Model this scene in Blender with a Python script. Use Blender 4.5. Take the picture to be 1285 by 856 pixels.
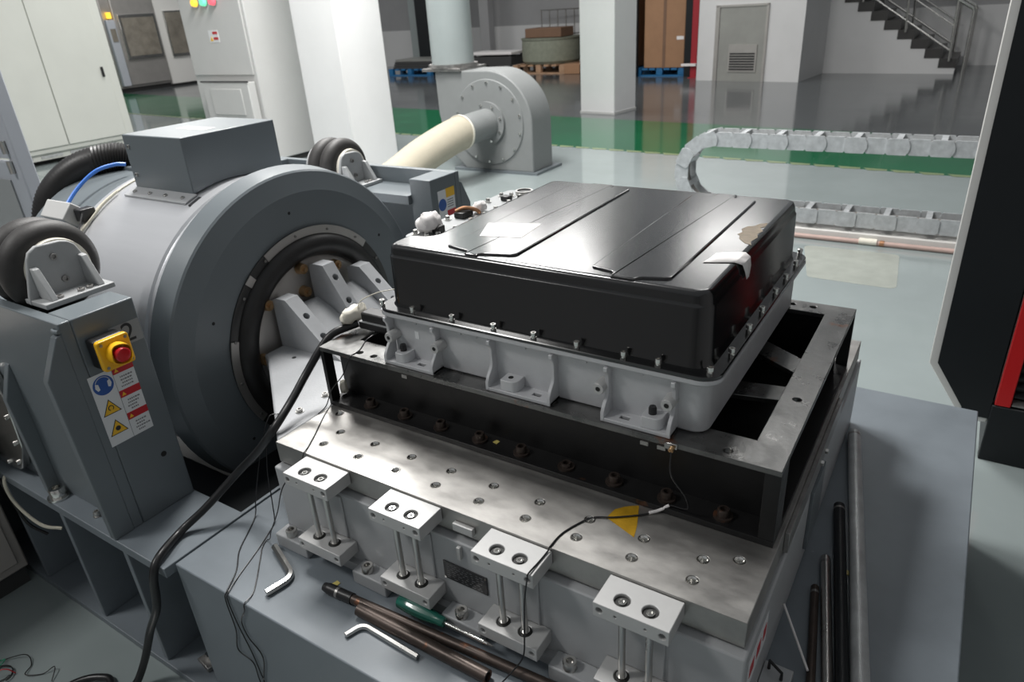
import bpy, bmesh, math, random
from mathutils import Vector, Matrix
random.seed(7)
R_ = math.radians
PI = math.pi
for o in list(bpy.data.objects): bpy.data.objects.remove(o)
SC = bpy.context.scene
COL = SC.collection
FZ = -0.655          # floor level; z = 0 is the top of the slip plate

# ---------------------------------------------------------------- camera
cd = bpy.data.cameras.new('camera'); cam = bpy.data.objects.new('camera', cd); COL.objects.link(cam)
cd.sensor_width = 36; cd.sensor_fit = 'HORIZONTAL'; cd.lens = 874.226 / 1285 * 36
cd.clip_start = 0.02; cd.clip_end = 200
rx = Vector((0.8432992, 0.5339669, -0.0610391)); dn = Vector((0.1868951, -0.3978425, -0.8982158)); fw = Vector((-0.5039014, 0.7460568, -0.4352961))
M = Matrix((( rx.x, -dn.x, -fw.x), (rx.y, -dn.y, -fw.y), (rx.z, -dn.z, -fw.z))).to_4x4()
M.translation = Vector((1.0365215, -0.8489697, 0.8112328))
cam.matrix_world = M
cd.dof.use_dof = True; cd.dof.focus_distance = 1.35; cd.dof.aperture_fstop = 7.1
SC.camera = cam

# ---------------------------------------------------------------- world, lamps, exposure
w = bpy.data.worlds.new('hall_light'); SC.world = w; w.use_nodes = True
w.node_tree.nodes['Background'].inputs[0].default_value = (0.93, 0.97, 1.0, 1)
w.node_tree.nodes['Background'].inputs[1].default_value = 0.30
def lamp(name, loc, sx, sy, power, target=None, col=(1.0, 0.985, 0.96)):
    l = bpy.data.lights.new(name, 'AREA'); l.shape = 'RECTANGLE'; l.size = sx; l.size_y = sy; l.energy = power; l.color = col
    o = bpy.data.objects.new(name, l); COL.objects.link(o); o.location = loc
    d = (Vector(target) - Vector(loc)) if target else Vector((0, 0, -1))
    o.rotation_euler = d.to_track_quat('-Z', 'Y').to_euler()
    return o
LH = 3.9
lamp('ceiling_lamp_main', (-1.5, 1.3, LH), 1.0, 1.0, 205)
for lx_ in (-7.25, -5.72, -4.2): lamp('ceiling_lamp_rear', (lx_, 8.8, LH), 1.1, 2.0, 82)
lamp('ceiling_lamp_rear', (-2.2, 10.6, LH), 1.1, 2.0, 45)
lamp('ceiling_lamp_side', (-7.5, 5.0, LH), 1.2, 1.2, 120)
lamp('ceiling_lamp_side', (-2.9, 3.2, LH), 1.2, 1.2, 300)
lamp('ceiling_lamp_side', (-0.4, 5.4, LH), 1.2, 1.2, 45)
lamp('fill_lamp_front', (-2.4, -2.2, LH), 1.0, 1.0, 110)  # unseen lamp added as fill for the lower left and front faces
lamp('ceiling_lamp_far', (-15.0, 9.0, LH), 2, 2, 200)
SC.view_settings.view_transform = 'Standard'; SC.view_settings.look = 'None'
SC.view_settings.exposure = -0.10; SC.view_settings.gamma = 1.0; SC.view_settings.use_curve_mapping = False

# ---------------------------------------------------------------- materials
MATS = {}
def mat(name, col, rough=0.5, metal=0.0, var=0.0, vscale=8.0, rvar=0.0, bump=0.0, bscale=60.0, spec=0.5, coat=0.0, stretch=None, spots=None, emit=None, trans=0.0):
    m = bpy.data.materials.new(name); m.use_nodes = True; nt = m.node_tree; N = nt.nodes; L = nt.links
    b = N['Principled BSDF']; b.inputs['Metallic'].default_value = metal; b.inputs['Roughness'].default_value = rough
    b.inputs['Specular IOR Level'].default_value = spec; b.inputs['Coat Weight'].default_value = coat
    b.inputs['Base Color'].default_value = (*col, 1)
    if trans: b.inputs['Transmission Weight'].default_value = trans
    if emit: b.inputs['Emission Color'].default_value = (*emit[0], 1); b.inputs['Emission Strength'].default_value = emit[1]
    if var or rvar or bump or spots:
        g = N.new('ShaderNodeNewGeometry'); mp = N.new('ShaderNodeMapping'); L.new(g.outputs['Position'], mp.inputs['Vector'])
        if stretch: mp.inputs['Scale'].default_value = stretch
        nz = N.new('ShaderNodeTexNoise'); nz.inputs['Scale'].default_value = vscale; nz.inputs['Detail'].default_value = 6; nz.inputs['Roughness'].default_value = 0.62
        L.new(mp.outputs[0], nz.inputs['Vector'])
        cur = None
        if var:
            mr = N.new('ShaderNodeMapRange'); mr.inputs['From Min'].default_value = 0.25; mr.inputs['From Max'].default_value = 0.75
            mr.inputs['To Min'].default_value = 1 - var; mr.inputs['To Max'].default_value = 1 + var; L.new(nz.outputs['Fac'], mr.inputs['Value'])
            mx = N.new('ShaderNodeMix'); mx.data_type = 'RGBA'; mx.blend_type = 'MULTIPLY'; mx.inputs['Factor'].default_value = 1
            mx.inputs['A'].default_value = (*col, 1); L.new(mr.outputs[0], mx.inputs['B']); L.new(mx.outputs['Result'], b.inputs['Base Color']); cur = mx.outputs['Result']
        if spots:
            scol, sscale, thr = spots
            n2 = N.new('ShaderNodeTexNoise'); n2.inputs['Scale'].default_value = sscale; n2.inputs['Detail'].default_value = 5; L.new(g.outputs['Position'], n2.inputs['Vector'])
            r2 = N.new('ShaderNodeMapRange'); r2.inputs['From Min'].default_value = thr; r2.inputs['From Max'].default_value = thr + 0.07; L.new(n2.outputs['Fac'], r2.inputs['Value'])
            m2 = N.new('ShaderNodeMix'); m2.data_type = 'RGBA'; L.new(r2.outputs[0], m2.inputs['Factor'])
            if cur: L.new(cur, m2.inputs['A'])
            else: m2.inputs['A'].default_value = (*col, 1)
            m2.inputs['B'].default_value = (*scol, 1); L.new(m2.outputs['Result'], b.inputs['Base Color'])
        if rvar:
            rr = N.new('ShaderNodeMapRange'); rr.inputs['From Min'].default_value = 0.25; rr.inputs['From Max'].default_value = 0.75
            rr.inputs['To Min'].default_value = max(0.02, rough - rvar); rr.inputs['To Max'].default_value = rough + rvar; L.new(nz.outputs['Fac'], rr.inputs['Value']); L.new(rr.outputs[0], b.inputs['Roughness'])
        if bump:
            n3 = N.new('ShaderNodeTexNoise'); n3.inputs['Scale'].default_value = bscale; n3.inputs['Detail'].default_value = 4; L.new(mp.outputs[0], n3.inputs['Vector'])
            bp = N.new('ShaderNodeBump'); bp.inputs['Strength'].default_value = bump; bp.inputs['Distance'].default_value = 0.002; L.new(n3.outputs['Fac'], bp.inputs['Height']); L.new(bp.outputs[0], b.inputs['Normal'])
    MATS[name] = m
    return m
mat('floor_epoxy', (0.265, 0.305, 0.305), 0.085, var=0.10, vscale=1.2, rvar=0.03, spec=0.6)
mat('floor_dark', (0.085, 0.092, 0.096), 0.12, var=0.12, vscale=1.0, rvar=0.05)
mat('lane_green', (0.010, 0.115, 0.050), 0.085, var=0.15, vscale=2.0, rvar=0.03, spec=0.6)
mat('lane_yellow', (0.20, 0.25, 0.13), 0.3, var=0.25, vscale=6)
mat('patch_beige', (0.33, 0.35, 0.315), 0.3, var=0.15, vscale=9)
mat('wall_white', (0.58, 0.58, 0.58), 0.7, var=0.04, vscale=2)
mat('wall_grey', (0.30, 0.30, 0.305), 0.7, var=0.06, vscale=2)
mat('column_white', (0.80, 0.80, 0.80), 0.5, var=0.03, vscale=3)
mat('cabinet_cream', (0.56, 0.57, 0.53), 0.38, var=0.03, vscale=3)
mat('cabinet_grey', (0.57, 0.57, 0.56), 0.4, var=0.03, vscale=3)
mat('cabinet_blue_grey', (0.40, 0.42, 0.46), 0.45, var=0.04, vscale=4)
mat('cabinet_tan', (0.40, 0.37, 0.345), 0.5, var=0.05, vscale=5)
mat('plinth_dark', (0.05, 0.05, 0.05), 0.5)
mat('machine_grey', (0.150, 0.172, 0.186), 0.32, var=0.025, vscale=5, rvar=0.02, bump=0.04, bscale=220)
mat('base_grey', (0.165, 0.190, 0.212), 0.42, var=0.12, vscale=6, rvar=0.08, bump=0.05, bscale=160, spots=((0.30, 0.33, 0.36), 55, 0.76))
mat('light_machine_grey', (0.40, 0.41, 0.42), 0.42, var=0.05, vscale=10, bump=0.05, bscale=200)
mat('bracket_grey', (0.40, 0.41, 0.415), 0.5, var=0.06, vscale=30, bump=0.12, bscale=180)
mat('cast_grey', (0.38, 0.39, 0.405), 0.5, var=0.06, vscale=20, bump=0.25, bscale=150)
mat('drum_silver', (0.66, 0.67, 0.695), 0.33, metal=0.55, var=0.05, vscale=5, stretch=(0.3, 3, 3))
mat('machined_aluminium', (0.37, 0.36, 0.345), 0.40, metal=0.80, var=0.26, vscale=9, rvar=0.10, stretch=(1, 2.2, 1), bump=0.06, bscale=260)
mat('aluminium_block', (0.50, 0.50, 0.495), 0.42, metal=0.25, var=0.04, vscale=40)
mat('steel', (0.54, 0.53, 0.51), 0.30, metal=1.0, var=0.05, vscale=12, rvar=0.05)
mat('bright_steel', (0.78, 0.77, 0.74), 0.16, metal=1.0)
mat('dull_steel', (0.34, 0.33, 0.32), 0.4, metal=0.9, var=0.25, vscale=30, rvar=0.12)
mat('galvanised', (0.50, 0.51, 0.51), 0.42, metal=0.35, var=0.22, vscale=26, rvar=0.1)
mat('rusty_dark_steel', (0.075, 0.058, 0.050), 0.42, metal=0.6, var=0.35, vscale=25, rvar=0.12, spots=((0.20, 0.09, 0.05), 28, 0.62))
mat('black_oxide', (0.019, 0.019, 0.0195), 0.40, metal=0.45, var=0.30, vscale=14, rvar=0.12, bump=0.12, bscale=120, spots=((0.13, 0.060, 0.034), 19, 0.70))
mat('frame_top', (0.155, 0.155, 0.152), 0.33, metal=0.8, var=0.35, vscale=18, rvar=0.14, bump=0.15, bscale=120, spots=((0.22, 0.10, 0.06), 15, 0.645))
mat('lid_black', (0.004, 0.004, 0.0045), 0.17, var=0.1, vscale=8, rvar=0.04, spec=0.50, coat=0.75)
MATS['lid_black'].node_tree.nodes['Principled BSDF'].inputs['Coat Roughness'].default_value = 0.17
mat('tray_cast', (0.56, 0.565, 0.58), 0.46, metal=0.25, var=0.05, vscale=30, bump=0.15, bscale=260)
mat('rubber', (0.018, 0.017, 0.017), 0.42, var=0.25, vscale=20, bump=0.1, bscale=150)
mat('bellows_rubber', (0.032, 0.030, 0.029), 0.55, var=0.25, vscale=30, bump=0.15, bscale=180)
mat('cable_black', (0.012, 0.012, 0.013), 0.36)
mat('clamp_dark', (0.05, 0.05, 0.05), 0.35, metal=0.4)
mat('black_plastic', (0.014, 0.014, 0.015), 0.4)
mat('hole_dark', (0.010, 0.010, 0.010), 0.7)
mat('washer_dark', (0.022, 0.022, 0.021), 0.5, metal=0.2)
mat('brass', (0.46, 0.30, 0.16), 0.38, metal=0.8, var=0.2, vscale=30)
mat('copper', (0.55, 0.29, 0.16), 0.35, metal=0.8, var=0.2, vscale=50)
mat('yellow_plastic', (0.86, 0.46, 0.012), 0.32)
mat('red_plastic', (0.56, 0.012, 0.018), 0.25)
mat('sticker_white', (0.74, 0.75, 0.76), 0.4)
mat('sticker_red', (0.52, 0.02, 0.03), 0.4)
mat('sticker_blue', (0.03, 0.10, 0.36), 0.4)
mat('sticker_yellow', (0.86, 0.50, 0.03), 0.4)
mat('sticker_black', (0.02, 0.02, 0.022), 0.4)
mat('print_grey', (0.20, 0.20, 0.21), 0.5)
mat('plate_grey', (0.30, 0.31, 0.315), 0.5, metal=0.1)
mat('paper_white', (0.83, 0.80, 0.79), 0.6, var=0.04, vscale=50)
mat('tape_cream', (0.80, 0.76, 0.66), 0.6, var=0.08, vscale=60)
mat('kapton', (0.42, 0.24, 0.015), 0.30, var=0.2, vscale=70, bump=0.3, bscale=90)
mat('glue_tan', (0.20, 0.155, 0.105), 0.3, var=0.3, vscale=90, bump=0.5, bscale=300)
mat('cloth_cream', (0.44, 0.40, 0.315), 0.75, var=0.05, vscale=12, bump=0.1, bscale=200)
mat('fan_grey', (0.215, 0.225, 0.225), 0.5, var=0.05, vscale=6)
mat('duct_grey', (0.28, 0.315, 0.315), 0.45, var=0.04, vscale=4)
mat('blue_plastic', (0.018, 0.14, 0.32), 0.45, var=0.1, vscale=6)
mat('carton', (0.34, 0.19, 0.105), 0.75, var=0.08, vscale=5)
mat('carton_dark', (0.19, 0.11, 0.07), 0.75, var=0.1, vscale=5)
mat('wood', (0.42, 0.26, 0.16), 0.65, var=0.2, vscale=8)
mat('sack_green', (0.24, 0.255, 0.20), 0.8, var=0.15, vscale=14, bump=0.3, bscale=60)
mat('black_paint', (0.010, 0.012, 0.014), 0.45, var=0.1, vscale=4, spec=0.35)
mat('chamber_red', (0.60, 0.008, 0.010), 0.35)
mat('chamber_trim', (0.70, 0.69, 0.665), 0.42)
mat('stair_dark', (0.035, 0.033, 0.032), 0.35, var=0.1, vscale=6)
mat('stainless', (0.58, 0.57, 0.55), 0.25, metal=1.0, var=0.06, vscale=6)
mat('stainless_dull', (0.47, 0.45, 0.43), 0.4, metal=0.7, var=0.08, vscale=5)
mat('door_steel', (0.33, 0.33, 0.31), 0.4, metal=0.4, var=0.1, vscale=3)
mat('glass_window', (0.21, 0.19, 0.16), 0.08, var=0.3, vscale=4, spec=0.8)
mat('red_post', (0.33, 0.015, 0.025), 0.5)
mat('chain_metal', (0.52, 0.54, 0.555), 0.48, metal=0.35, var=0.20, vscale=30, rvar=0.1)
mat('chain_inner', (0.24, 0.23, 0.215), 0.6, var=0.2, vscale=20)
mat('pink_pipe', (0.50, 0.36, 0.32), 0.5, var=0.1, vscale=10)
mat('lamp_amber', (0.9, 0.55, 0.05), 0.3, emit=((1.0, 0.60, 0.05), 1.2))
mat('lamp_green', (0.15, 0.8, 0.45), 0.3, emit=((0.2, 1.0, 0.55), 0.8))
mat('lamp_red', (0.85, 0.10, 0.14), 0.3, emit=((1.0, 0.15, 0.2), 0.9))
mat('handle_green', (0.008, 0.105, 0.075), 0.22, coat=0.4)
mat('air_blue', (0.05, 0.18, 0.60), 0.35)
mat('wire_cream', (0.60, 0.57, 0.47), 0.5)
mat('wire_green', (0.02, 0.30, 0.16), 0.5)
mat('scrap_yellow', (0.62, 0.52, 0.16), 0.5)

# ---------------------------------------------------------------- helpers
def nb(): return bmesh.new()
def box(bm, x0, x1, y0, y1, z0, z1):
    v = [bm.verts.new(p) for p in ((x0,y0,z0),(x1,y0,z0),(x1,y1,z0),(x0,y1,z0),(x0,y0,z1),(x1,y0,z1),(x1,y1,z1),(x0,y1,z1))]
    for f in ((0,3,2,1),(4,5,6,7),(0,1,5,4),(1,2,6,5),(2,3,7,6),(3,0,4,7)): bm.faces.new([v[i] for i in f])
    return bm
def B(*a): return box(nb(), *a)
def obox(bm, p0, p1, depth, z0, z1):           # front edge p0->p1 (plan), body behind it (left of the edge)
    p0 = Vector(p0); p1 = Vector(p1); d = (p1 - p0).normalized(); n = Vector((-d.y, d.x)) * depth
    return prism(bm, [p0, p1, p1 + n, p0 + n], 'z', z0, z1)
def prism(bm, poly, ax, a0, a1):               # poly in the two other axes; x->(y,z)  y->(x,z)  z->(x,y)
    def P(p, a):
        return {'x': (a, p[0], p[1]), 'y': (p[0], a, p[1]), 'z': (p[0], p[1], a)}[ax]
    A = [bm.verts.new(P(p, a0)) for p in poly]; C = [bm.verts.new(P(p, a1)) for p in poly]
    n = len(poly)
    try: bm.faces.new(A); bm.faces.new(C)
    except ValueError: pass
    for i in range(n): bm.faces.new((A[i], A[(i+1) % n], C[(i+1) % n], C[i]))
    return bm
def frame_of(d):
    d = Vector(d).normalized(); u = d.orthogonal().normalized(); return u, d.cross(u)
def cyl(bm, p0, p1, r0, r1=None, n=20, caps=True):
    r1 = r0 if r1 is None else r1
    p0 = Vector(p0); p1 = Vector(p1); u, v = frame_of(p1 - p0)
    A = []; C = []
    for i in range(n):
        a = 2 * PI * i / n; d = u * math.cos(a) + v * math.sin(a)
        A.append(bm.verts.new(p0 + d * r0)); C.append(bm.verts.new(p1 + d * r1))
    for i in range(n): bm.faces.new((A[i], A[(i+1) % n], C[(i+1) % n], C[i]))
    if caps: bm.faces.new(A[::-1]); bm.faces.new(C)
    return bm
def ring(bm, p0, ax, ri, ro, h, n=24):         # washer: from p0 along ax by h
    p0 = Vector(p0); ax = Vector(ax).normalized(); u, v = frame_of(ax); rows = []
    for r, t in ((ri, 0), (ro, 0), (ro, h), (ri, h)):
        rows.append([bm.verts.new(p0 + ax * t + (u * math.cos(2*PI*i/n) + v * math.sin(2*PI*i/n)) * r) for i in range(n)])
    for k in range(4):
        a = rows[k]; b = rows[(k+1) % 4]
        for i in range(n): bm.faces.new((a[i], a[(i+1) % n], b[(i+1) % n], b[i]))
    return bm
def lathe(bm, prof, origin, axis=(1,0,0), n=72, closed=False, a0=0.0, a1=2*PI):   # prof: (t along axis, r)
    origin = Vector(origin); axis = Vector(axis).normalized(); 
    if abs(axis.z) > 0.9: u = Vector((1,0,0)); v = Vector((0,1,0))
    else: u = axis.cross(Vector((0,0,1))).normalized(); v = u.cross(axis) * -1; v = Vector((0,0,1))
    full = abs(a1 - a0 - 2*PI) < 1e-6; m = n if full else n + 1
    rows = []
    for t, r in prof:
        rows.append([bm.verts.new(origin + axis*t + (u*math.cos(a0+(a1-a0)*i/n) + v*math.sin(a0+(a1-a0)*i/n))*r) for i in range(m)])
    K = len(rows) if closed else len(rows) - 1
    for k in range(K):
        a = rows[k]; b = rows[(k+1) % len(rows)]
        for i in range(n):
            j = (i+1) % m
            bm.faces.new((a[i], a[j], b[j], b[i]))
    if not closed and full:
        for row, pr in ((rows[0], prof[0]), (rows[-1], prof[-1])):
            if pr[1] > 1e-4:
                pass
    if closed and not full:
        bm.faces.new([r[0] for r in rows]); bm.faces.new([r[-1] for r in rows])
    return bm
def smooth_path(pts, seg=8):
    P = [Vector(p) for p in pts]; P = [P[0]*2-P[1]] + P + [P[-1]*2-P[-2]]; out = []
    for i in range(1, len(P)-2):
        a, b, c, d = P[i-1:i+3]
        for k in range(seg):
            t = k/seg; out.append(0.5*((2*b)+(-a+c)*t+(2*a-5*b+4*c-d)*t*t+(-a+3*b-3*c+d)*t**3))
    out.append(P[-2]); return out
def tube(bm, pts, r, n=8, seg=8, smooth=True, rad=None, caps=True):
    pts = smooth_path(pts, seg) if smooth else [Vector(p) for p in pts]
    d = (pts[1]-pts[0]).normalized(); u = d.orthogonal().normalized(); rows = []
    for i, p in enumerate(pts):
        t = (pts[min(i+1, len(pts)-1)] - pts[max(i-1, 0)]).normalized()
        u = (u - t * u.dot(t)).normalized(); v = t.cross(u); rr = rad(i/(len(pts)-1)) if rad else r
        rows.append([bm.verts.new(p + (u*math.cos(2*PI*k/n)+v*math.sin(2*PI*k/n))*rr) for k in range(n)])
    for a, b in zip(rows, rows[1:]):
        for k in range(n): bm.faces.new((a[k], a[(k+1)%n], b[(k+1)%n], b[k]))
    if caps: bm.faces.new(rows[0][::-1]); bm.faces.new(rows[-1])
    return bm
def fillet(poly, rads, seg=6):
    out = []; n = len(poly)
    for i in range(n):
        p = Vector(poly[i]); a = Vector(poly[i-1]); c = Vector(poly[(i+1) % n]); r = rads[i] if isinstance(rads, (list, tuple)) else rads
        if r <= 0: out.append(p); continue
        da = (a-p).normalized(); dc = (c-p).normalized(); ang = da.angle(dc); t = r/math.tan(ang/2)
        q0 = p+da*t; q1 = p+dc*t; bis = (da+dc).normalized(); ce = p+bis*(r/math.sin(ang/2))
        v0 = q0-ce; v1 = q1-ce; th = v0.angle(v1); sgn = 1 if v0.x*v1.y-v0.y*v1.x > 0 else -1
        for k in range(seg+1):
            al = sgn*th*k/seg; out.append(ce+Vector((v0.x*math.cos(al)-v0.y*math.sin(al), v0.x*math.sin(al)+v0.y*math.cos(al))))
    return out
def inset(poly, d):                            # CCW polygon moved inwards by d
    n = len(poly); out = []
    for i in range(n):
        p = Vector(poly[i]); a = (p-Vector(poly[i-1])); c = (Vector(poly[(i+1) % n])-p)
        if a.length < 1e-7: a = c
        if c.length < 1e-7: c = a
        a.normalize(); c.normalize(); na = Vector((-a.y, a.x)); nc = Vector((-c.y, c.x)); m = (na+nc)
        m = m/max(m.length_squared/2, 0.3); out.append(p+m*d)
    return out
def loft(bm, loops, cap0=True, cap1=True):     # loops of 3-D points
    rows = [[bm.verts.new(p) for p in l] for l in loops]; n = len(rows[0])
    for a, b in zip(rows, rows[1:]):
        for i in range(n): bm.faces.new((a[i], a[(i+1)%n], b[(i+1)%n], b[i]))
    if cap0: bm.faces.new(rows[0][::-1])
    if cap1: bm.faces.new(rows[-1])
    return bm
def L3(poly, z): return [(p[0], p[1], z) for p in poly]
def rotz(bm, ang, pivot): bmesh.ops.rotate(bm, verts=bm.verts, cent=pivot, matrix=Matrix.Rotation(ang, 3, 'Z')); return bm

WP = {}                                         # world position of every linked object, by object
def finish(bm, name, center):
    bmesh.ops.recalc_face_normals(bm, faces=bm.faces)
    for v in bm.verts: v.co -= center
    me = bpy.data.meshes.new(name); bm.to_mesh(me); bm.free()
    return me
def shade(me, ang=35):
    for p in me.polygons: p.use_smooth = True
    me.set_sharp_from_angle(angle=R_(ang))
def link(o, parent, pos):
    COL.objects.link(o)
    if parent is not None:
        o.parent = parent; o.location = Vector(pos) - WP[parent]
    else: o.location = pos
    WP[o] = Vector(pos)
    return o
def obj(name, bm, m, parent=None, bevel=0.0, seg=2, ang=35, label=None, cut=None):
    bb = [Vector(v.co) for v in bm.verts]
    lo = Vector([min(p[i] for p in bb) for i in range(3)]); hi = Vector([max(p[i] for p in bb) for i in range(3)])
    c = (lo+hi)/2; c.z = lo.z
    me = finish(bm, name, c); me.materials.append(MATS[m])
    o = bpy.data.objects.new(name, me); link(o, parent, c)
    if cut:
        for cb in cut:
            cm = finish(cb, 'cutter', c); co = bpy.data.objects.new('cutter', cm); COL.objects.link(co); co.matrix_world = Matrix.Identity(4)
            md = o.modifiers.new('cut', 'BOOLEAN'); md.operation = 'DIFFERENCE'; md.object = co; md.solver = 'EXACT'
            keep = (o.parent, o.location.copy()); o.parent = None; o.location = (0,0,0)
            bpy.context.view_layer.update(); dg = bpy.context.evaluated_depsgraph_get()
            nm = bpy.data.meshes.new_from_object(o.evaluated_get(dg)); o.modifiers.clear(); o.data = nm
            o.parent, o.location = keep
            bpy.data.objects.remove(co); bpy.data.meshes.remove(cm)
        o.data.name = name
    if ang: shade(o.data, ang)
    if bevel:
        md = o.modifiers.new('bevel', 'BEVEL'); md.width = bevel; md.segments = seg; md.limit_method = 'ANGLE'; md.angle_limit = R_(40); md.harden_normals = False
    if label: o['label'] = label
    return o
def tag(o, label, cat, group=None, kind=None):
    o['label'] = label
    if cat: o['category'] = cat
    if group: o['group'] = group
    if kind: o['kind'] = kind
    return o
def thing(name, loc, label, cat, group=None):
    o = bpy.data.objects.new(name, None); o.empty_display_size = 0.1; link(o, None, Vector(loc)); return tag(o, label, cat, group)
def struct(name, bm, m, label, cat='structure', bevel=0.0, **k):
    o = obj(name, bm, m, None, bevel, **k); o['kind'] = 'structure'; o['label'] = label; o['category'] = cat; return o
def mesh_of(bm, m, ang=35, name='piece'):       # a shared mesh around its own origin
    me = finish(bm, name, Vector((0,0,0))); me.materials.append(MATS[m]); 
    if ang: shade(me, ang)
    return me
def put(name, me, parent, pos, rot=None):
    o = bpy.data.objects.new(name, me); link(o, parent, Vector(pos))
    if rot is not None: o.rotation_euler = rot
    return o
UPX = (0, R_(90), 0); UPY = (R_(90), 0, 0)      # +z of a piece turned to +x / to -y
def socket_head(r, h, rs=None, depth=None, washer=0.0, washer_h=0.002, n=16):   # hex socket head, foot at z=0
    rs = rs or r*0.52; depth = depth or h*0.55; z0 = washer_h if washer else 0
    prof = ([(0.0, washer), (z0, washer)] if washer else []) + [(z0, r), (z0+h*0.88, r), (z0+h, r*0.90), (z0+h, rs), (z0+h-depth, rs*0.96), (z0+h-depth, 0.0001)]
    return lathe(nb(), prof, (0,0,0), (0,0,1), n=n)
def hex_head(r, h, washer=0.0):
    w_ = [[(math.cos(PI/6*i)*q, math.sin(PI/6*i)*q, z) for i in range(12)] for q, z in (((washer, 0.0), (washer, 0.0022)) if washer else ())]
    def hx(q, z): return [((math.cos(PI/6*i)*q*(1 if i % 2 == 0 else 0.866)), (math.sin(PI/6*i)*q*(1 if i % 2 == 0 else 0.866)), z) for i in range(12)]
    z0 = 0.0022 if washer else 0.0
    return loft(nb(), w_+[hx(r, z0), hx(r, z0+h*0.8), hx(r*0.85, z0+h)])
def text_mesh(name, s, size, m, parent, pos, rot, ext=0.0004):
    cu = bpy.data.curves.new('t', 'FONT'); cu.body = s; cu.size = size; cu.extrude = ext; cu.align_x = 'CENTER'; cu.align_y = 'CENTER'
    t = bpy.data.objects.new('t', cu); COL.objects.link(t); bpy.context.view_layer.update()
    me = bpy.data.meshes.new_from_object(t.evaluated_get(bpy.context.evaluated_depsgraph_get())); bpy.data.objects.remove(t); bpy.data.curves.remove(cu)
    me.materials.clear(); me.materials.append(MATS[m]); me.name = name
    return put(name, me, parent, pos, rot)

# ================================================================ THE HALL
fl = struct('floor', B(-26, 9, -7, 20, FZ-0.1, FZ), 'floor_epoxy', 'glossy grey epoxy hall floor', 'floor')
def near_y(x): return 5.85 - 0.09*x
def far_y(x): return 7.60 - 0.118*x
def flat(name, poly, m, dz, parent=fl, label=None):
    return obj(name, prism(nb(), poly, 'z', FZ-0.004, FZ+dz), m, parent, ang=None, label=label)
flat('green_lane', [(-20, near_y(-20)), (5, near_y(5)), (5, far_y(5)), (-20, far_y(-20))], 'lane_green', 0.0012, label='green painted walkway lane')
flat('dark_floor', [(-24, far_y(-24)), (6, far_y(6)), (6, 14.5), (-24, 17.5)], 'floor_dark', 0.0012, label='dark grey floor beyond the lane')
bm = nb()
for i in range(84):                                                    # yellow saw-tooth edging of the lane
    x0 = -14 + i*0.21; y0 = near_y(x0) - 0.02; x1 = x0+0.19; y1 = near_y(x1) - 0.02
    vs = [bm.verts.new((a, b, FZ+0.002)) for a, b in ((x0, y0+0.075), (x0+0.05, y0-0.015), (x1, y1+0.02), (x1, y1+0.075))]; bm.faces.new(vs)
eo = obj('lane_edging', bm, 'lane_yellow', fl, ang=None, label='worn yellow edging of the green lane'); eo['kind'] = 'stuff'
flat('worn_patch', fillet([(0.40, 3.06), (0.845, 3.05), (0.80, 3.62), (0.27, 3.61)], 0.04), 'patch_beige', 0.001, label='beige worn patch on the floor')

wb = struct('wall_back', obox(nb(), (-24, 16.98), (7, 13.88), 0.3, FZ, 2.9), 'wall_grey', 'grey rear wall of the hall', 'wall')
obj('lower_band', obox(nb(), (-24, 16.965), (7, 13.865), 0.02, FZ, 0.30), 'wall_white', wb, label='white lower band of the rear wall')  # rear wall is white below, grey above
struct('wall_right', B(3.1, 3.4, -6, 14.3, FZ, 2.9), 'wall_grey', 'grey side wall at the far right', 'wall')
struct('wall_front', B(-22, 3.1, -6.3, -6.0, FZ, 2.9), 'wall_grey', 'grey wall behind the viewer', 'wall')
struct('wall_left', B(-22.3, -22, -5, 17, FZ, 2.9), 'wall_white', 'white side wall at the far left', 'wall')
wk = struct('wall_block', prism(nb(), [(-3.42, 12.30), (-1.59, 12.02), (-1.46, 13.45), (-3.26, 13.62)], 'z', FZ, 2.9), 'wall_white', 'white boxed-out room with a small steel door', 'wall')
# small steel service door in the white block
dd = Vector((1.83, -0.28)).normalized()
def bl(s, off=0.0): p = Vector((-3.42, 12.30)) + dd*s + Vector((dd.y, -dd.x))*off; return (p.x, p.y)
dr = thing('door_1', (bl(0.79)[0], bl(0.79)[1], FZ), 'grey steel service door with a louvred vent panel', 'door'); dr['kind'] = 'structure'
obj('door_leaf', obox(nb(), bl(0.41, 0.015), bl(1.22, 0.015), 0.02, FZ, 0.53), 'door_steel', dr)
obj('door_frame', obox(nb(), bl(0.33, 0.03), bl(0.40, 0.03), 0.035, FZ, 0.565), 'stainless_dull', dr)
obj('door_frame', obox(nb(), bl(1.22, 0.03), bl(1.26, 0.03), 0.035, FZ, 0.565), 'stainless_dull', dr)
obj('door_frame', obox(nb(), bl(0.33, 0.03), bl(1.26, 0.03), 0.035, 0.53, 0.565), 'stainless_dull', dr)
vt = obj('vent', obox(nb(), bl(0.60, 0.03), bl(1.11, 0.03), 0.02, -0.50, -0.06), 'stainless_dull', dr)
for k in range(7): obj('vent_slat', obox(nb(), bl(0.63, 0.036), bl(1.08, 0.036), 0.01, -0.47+k*0.042, -0.445+k*0.042), 'sticker_black', vt)

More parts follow.
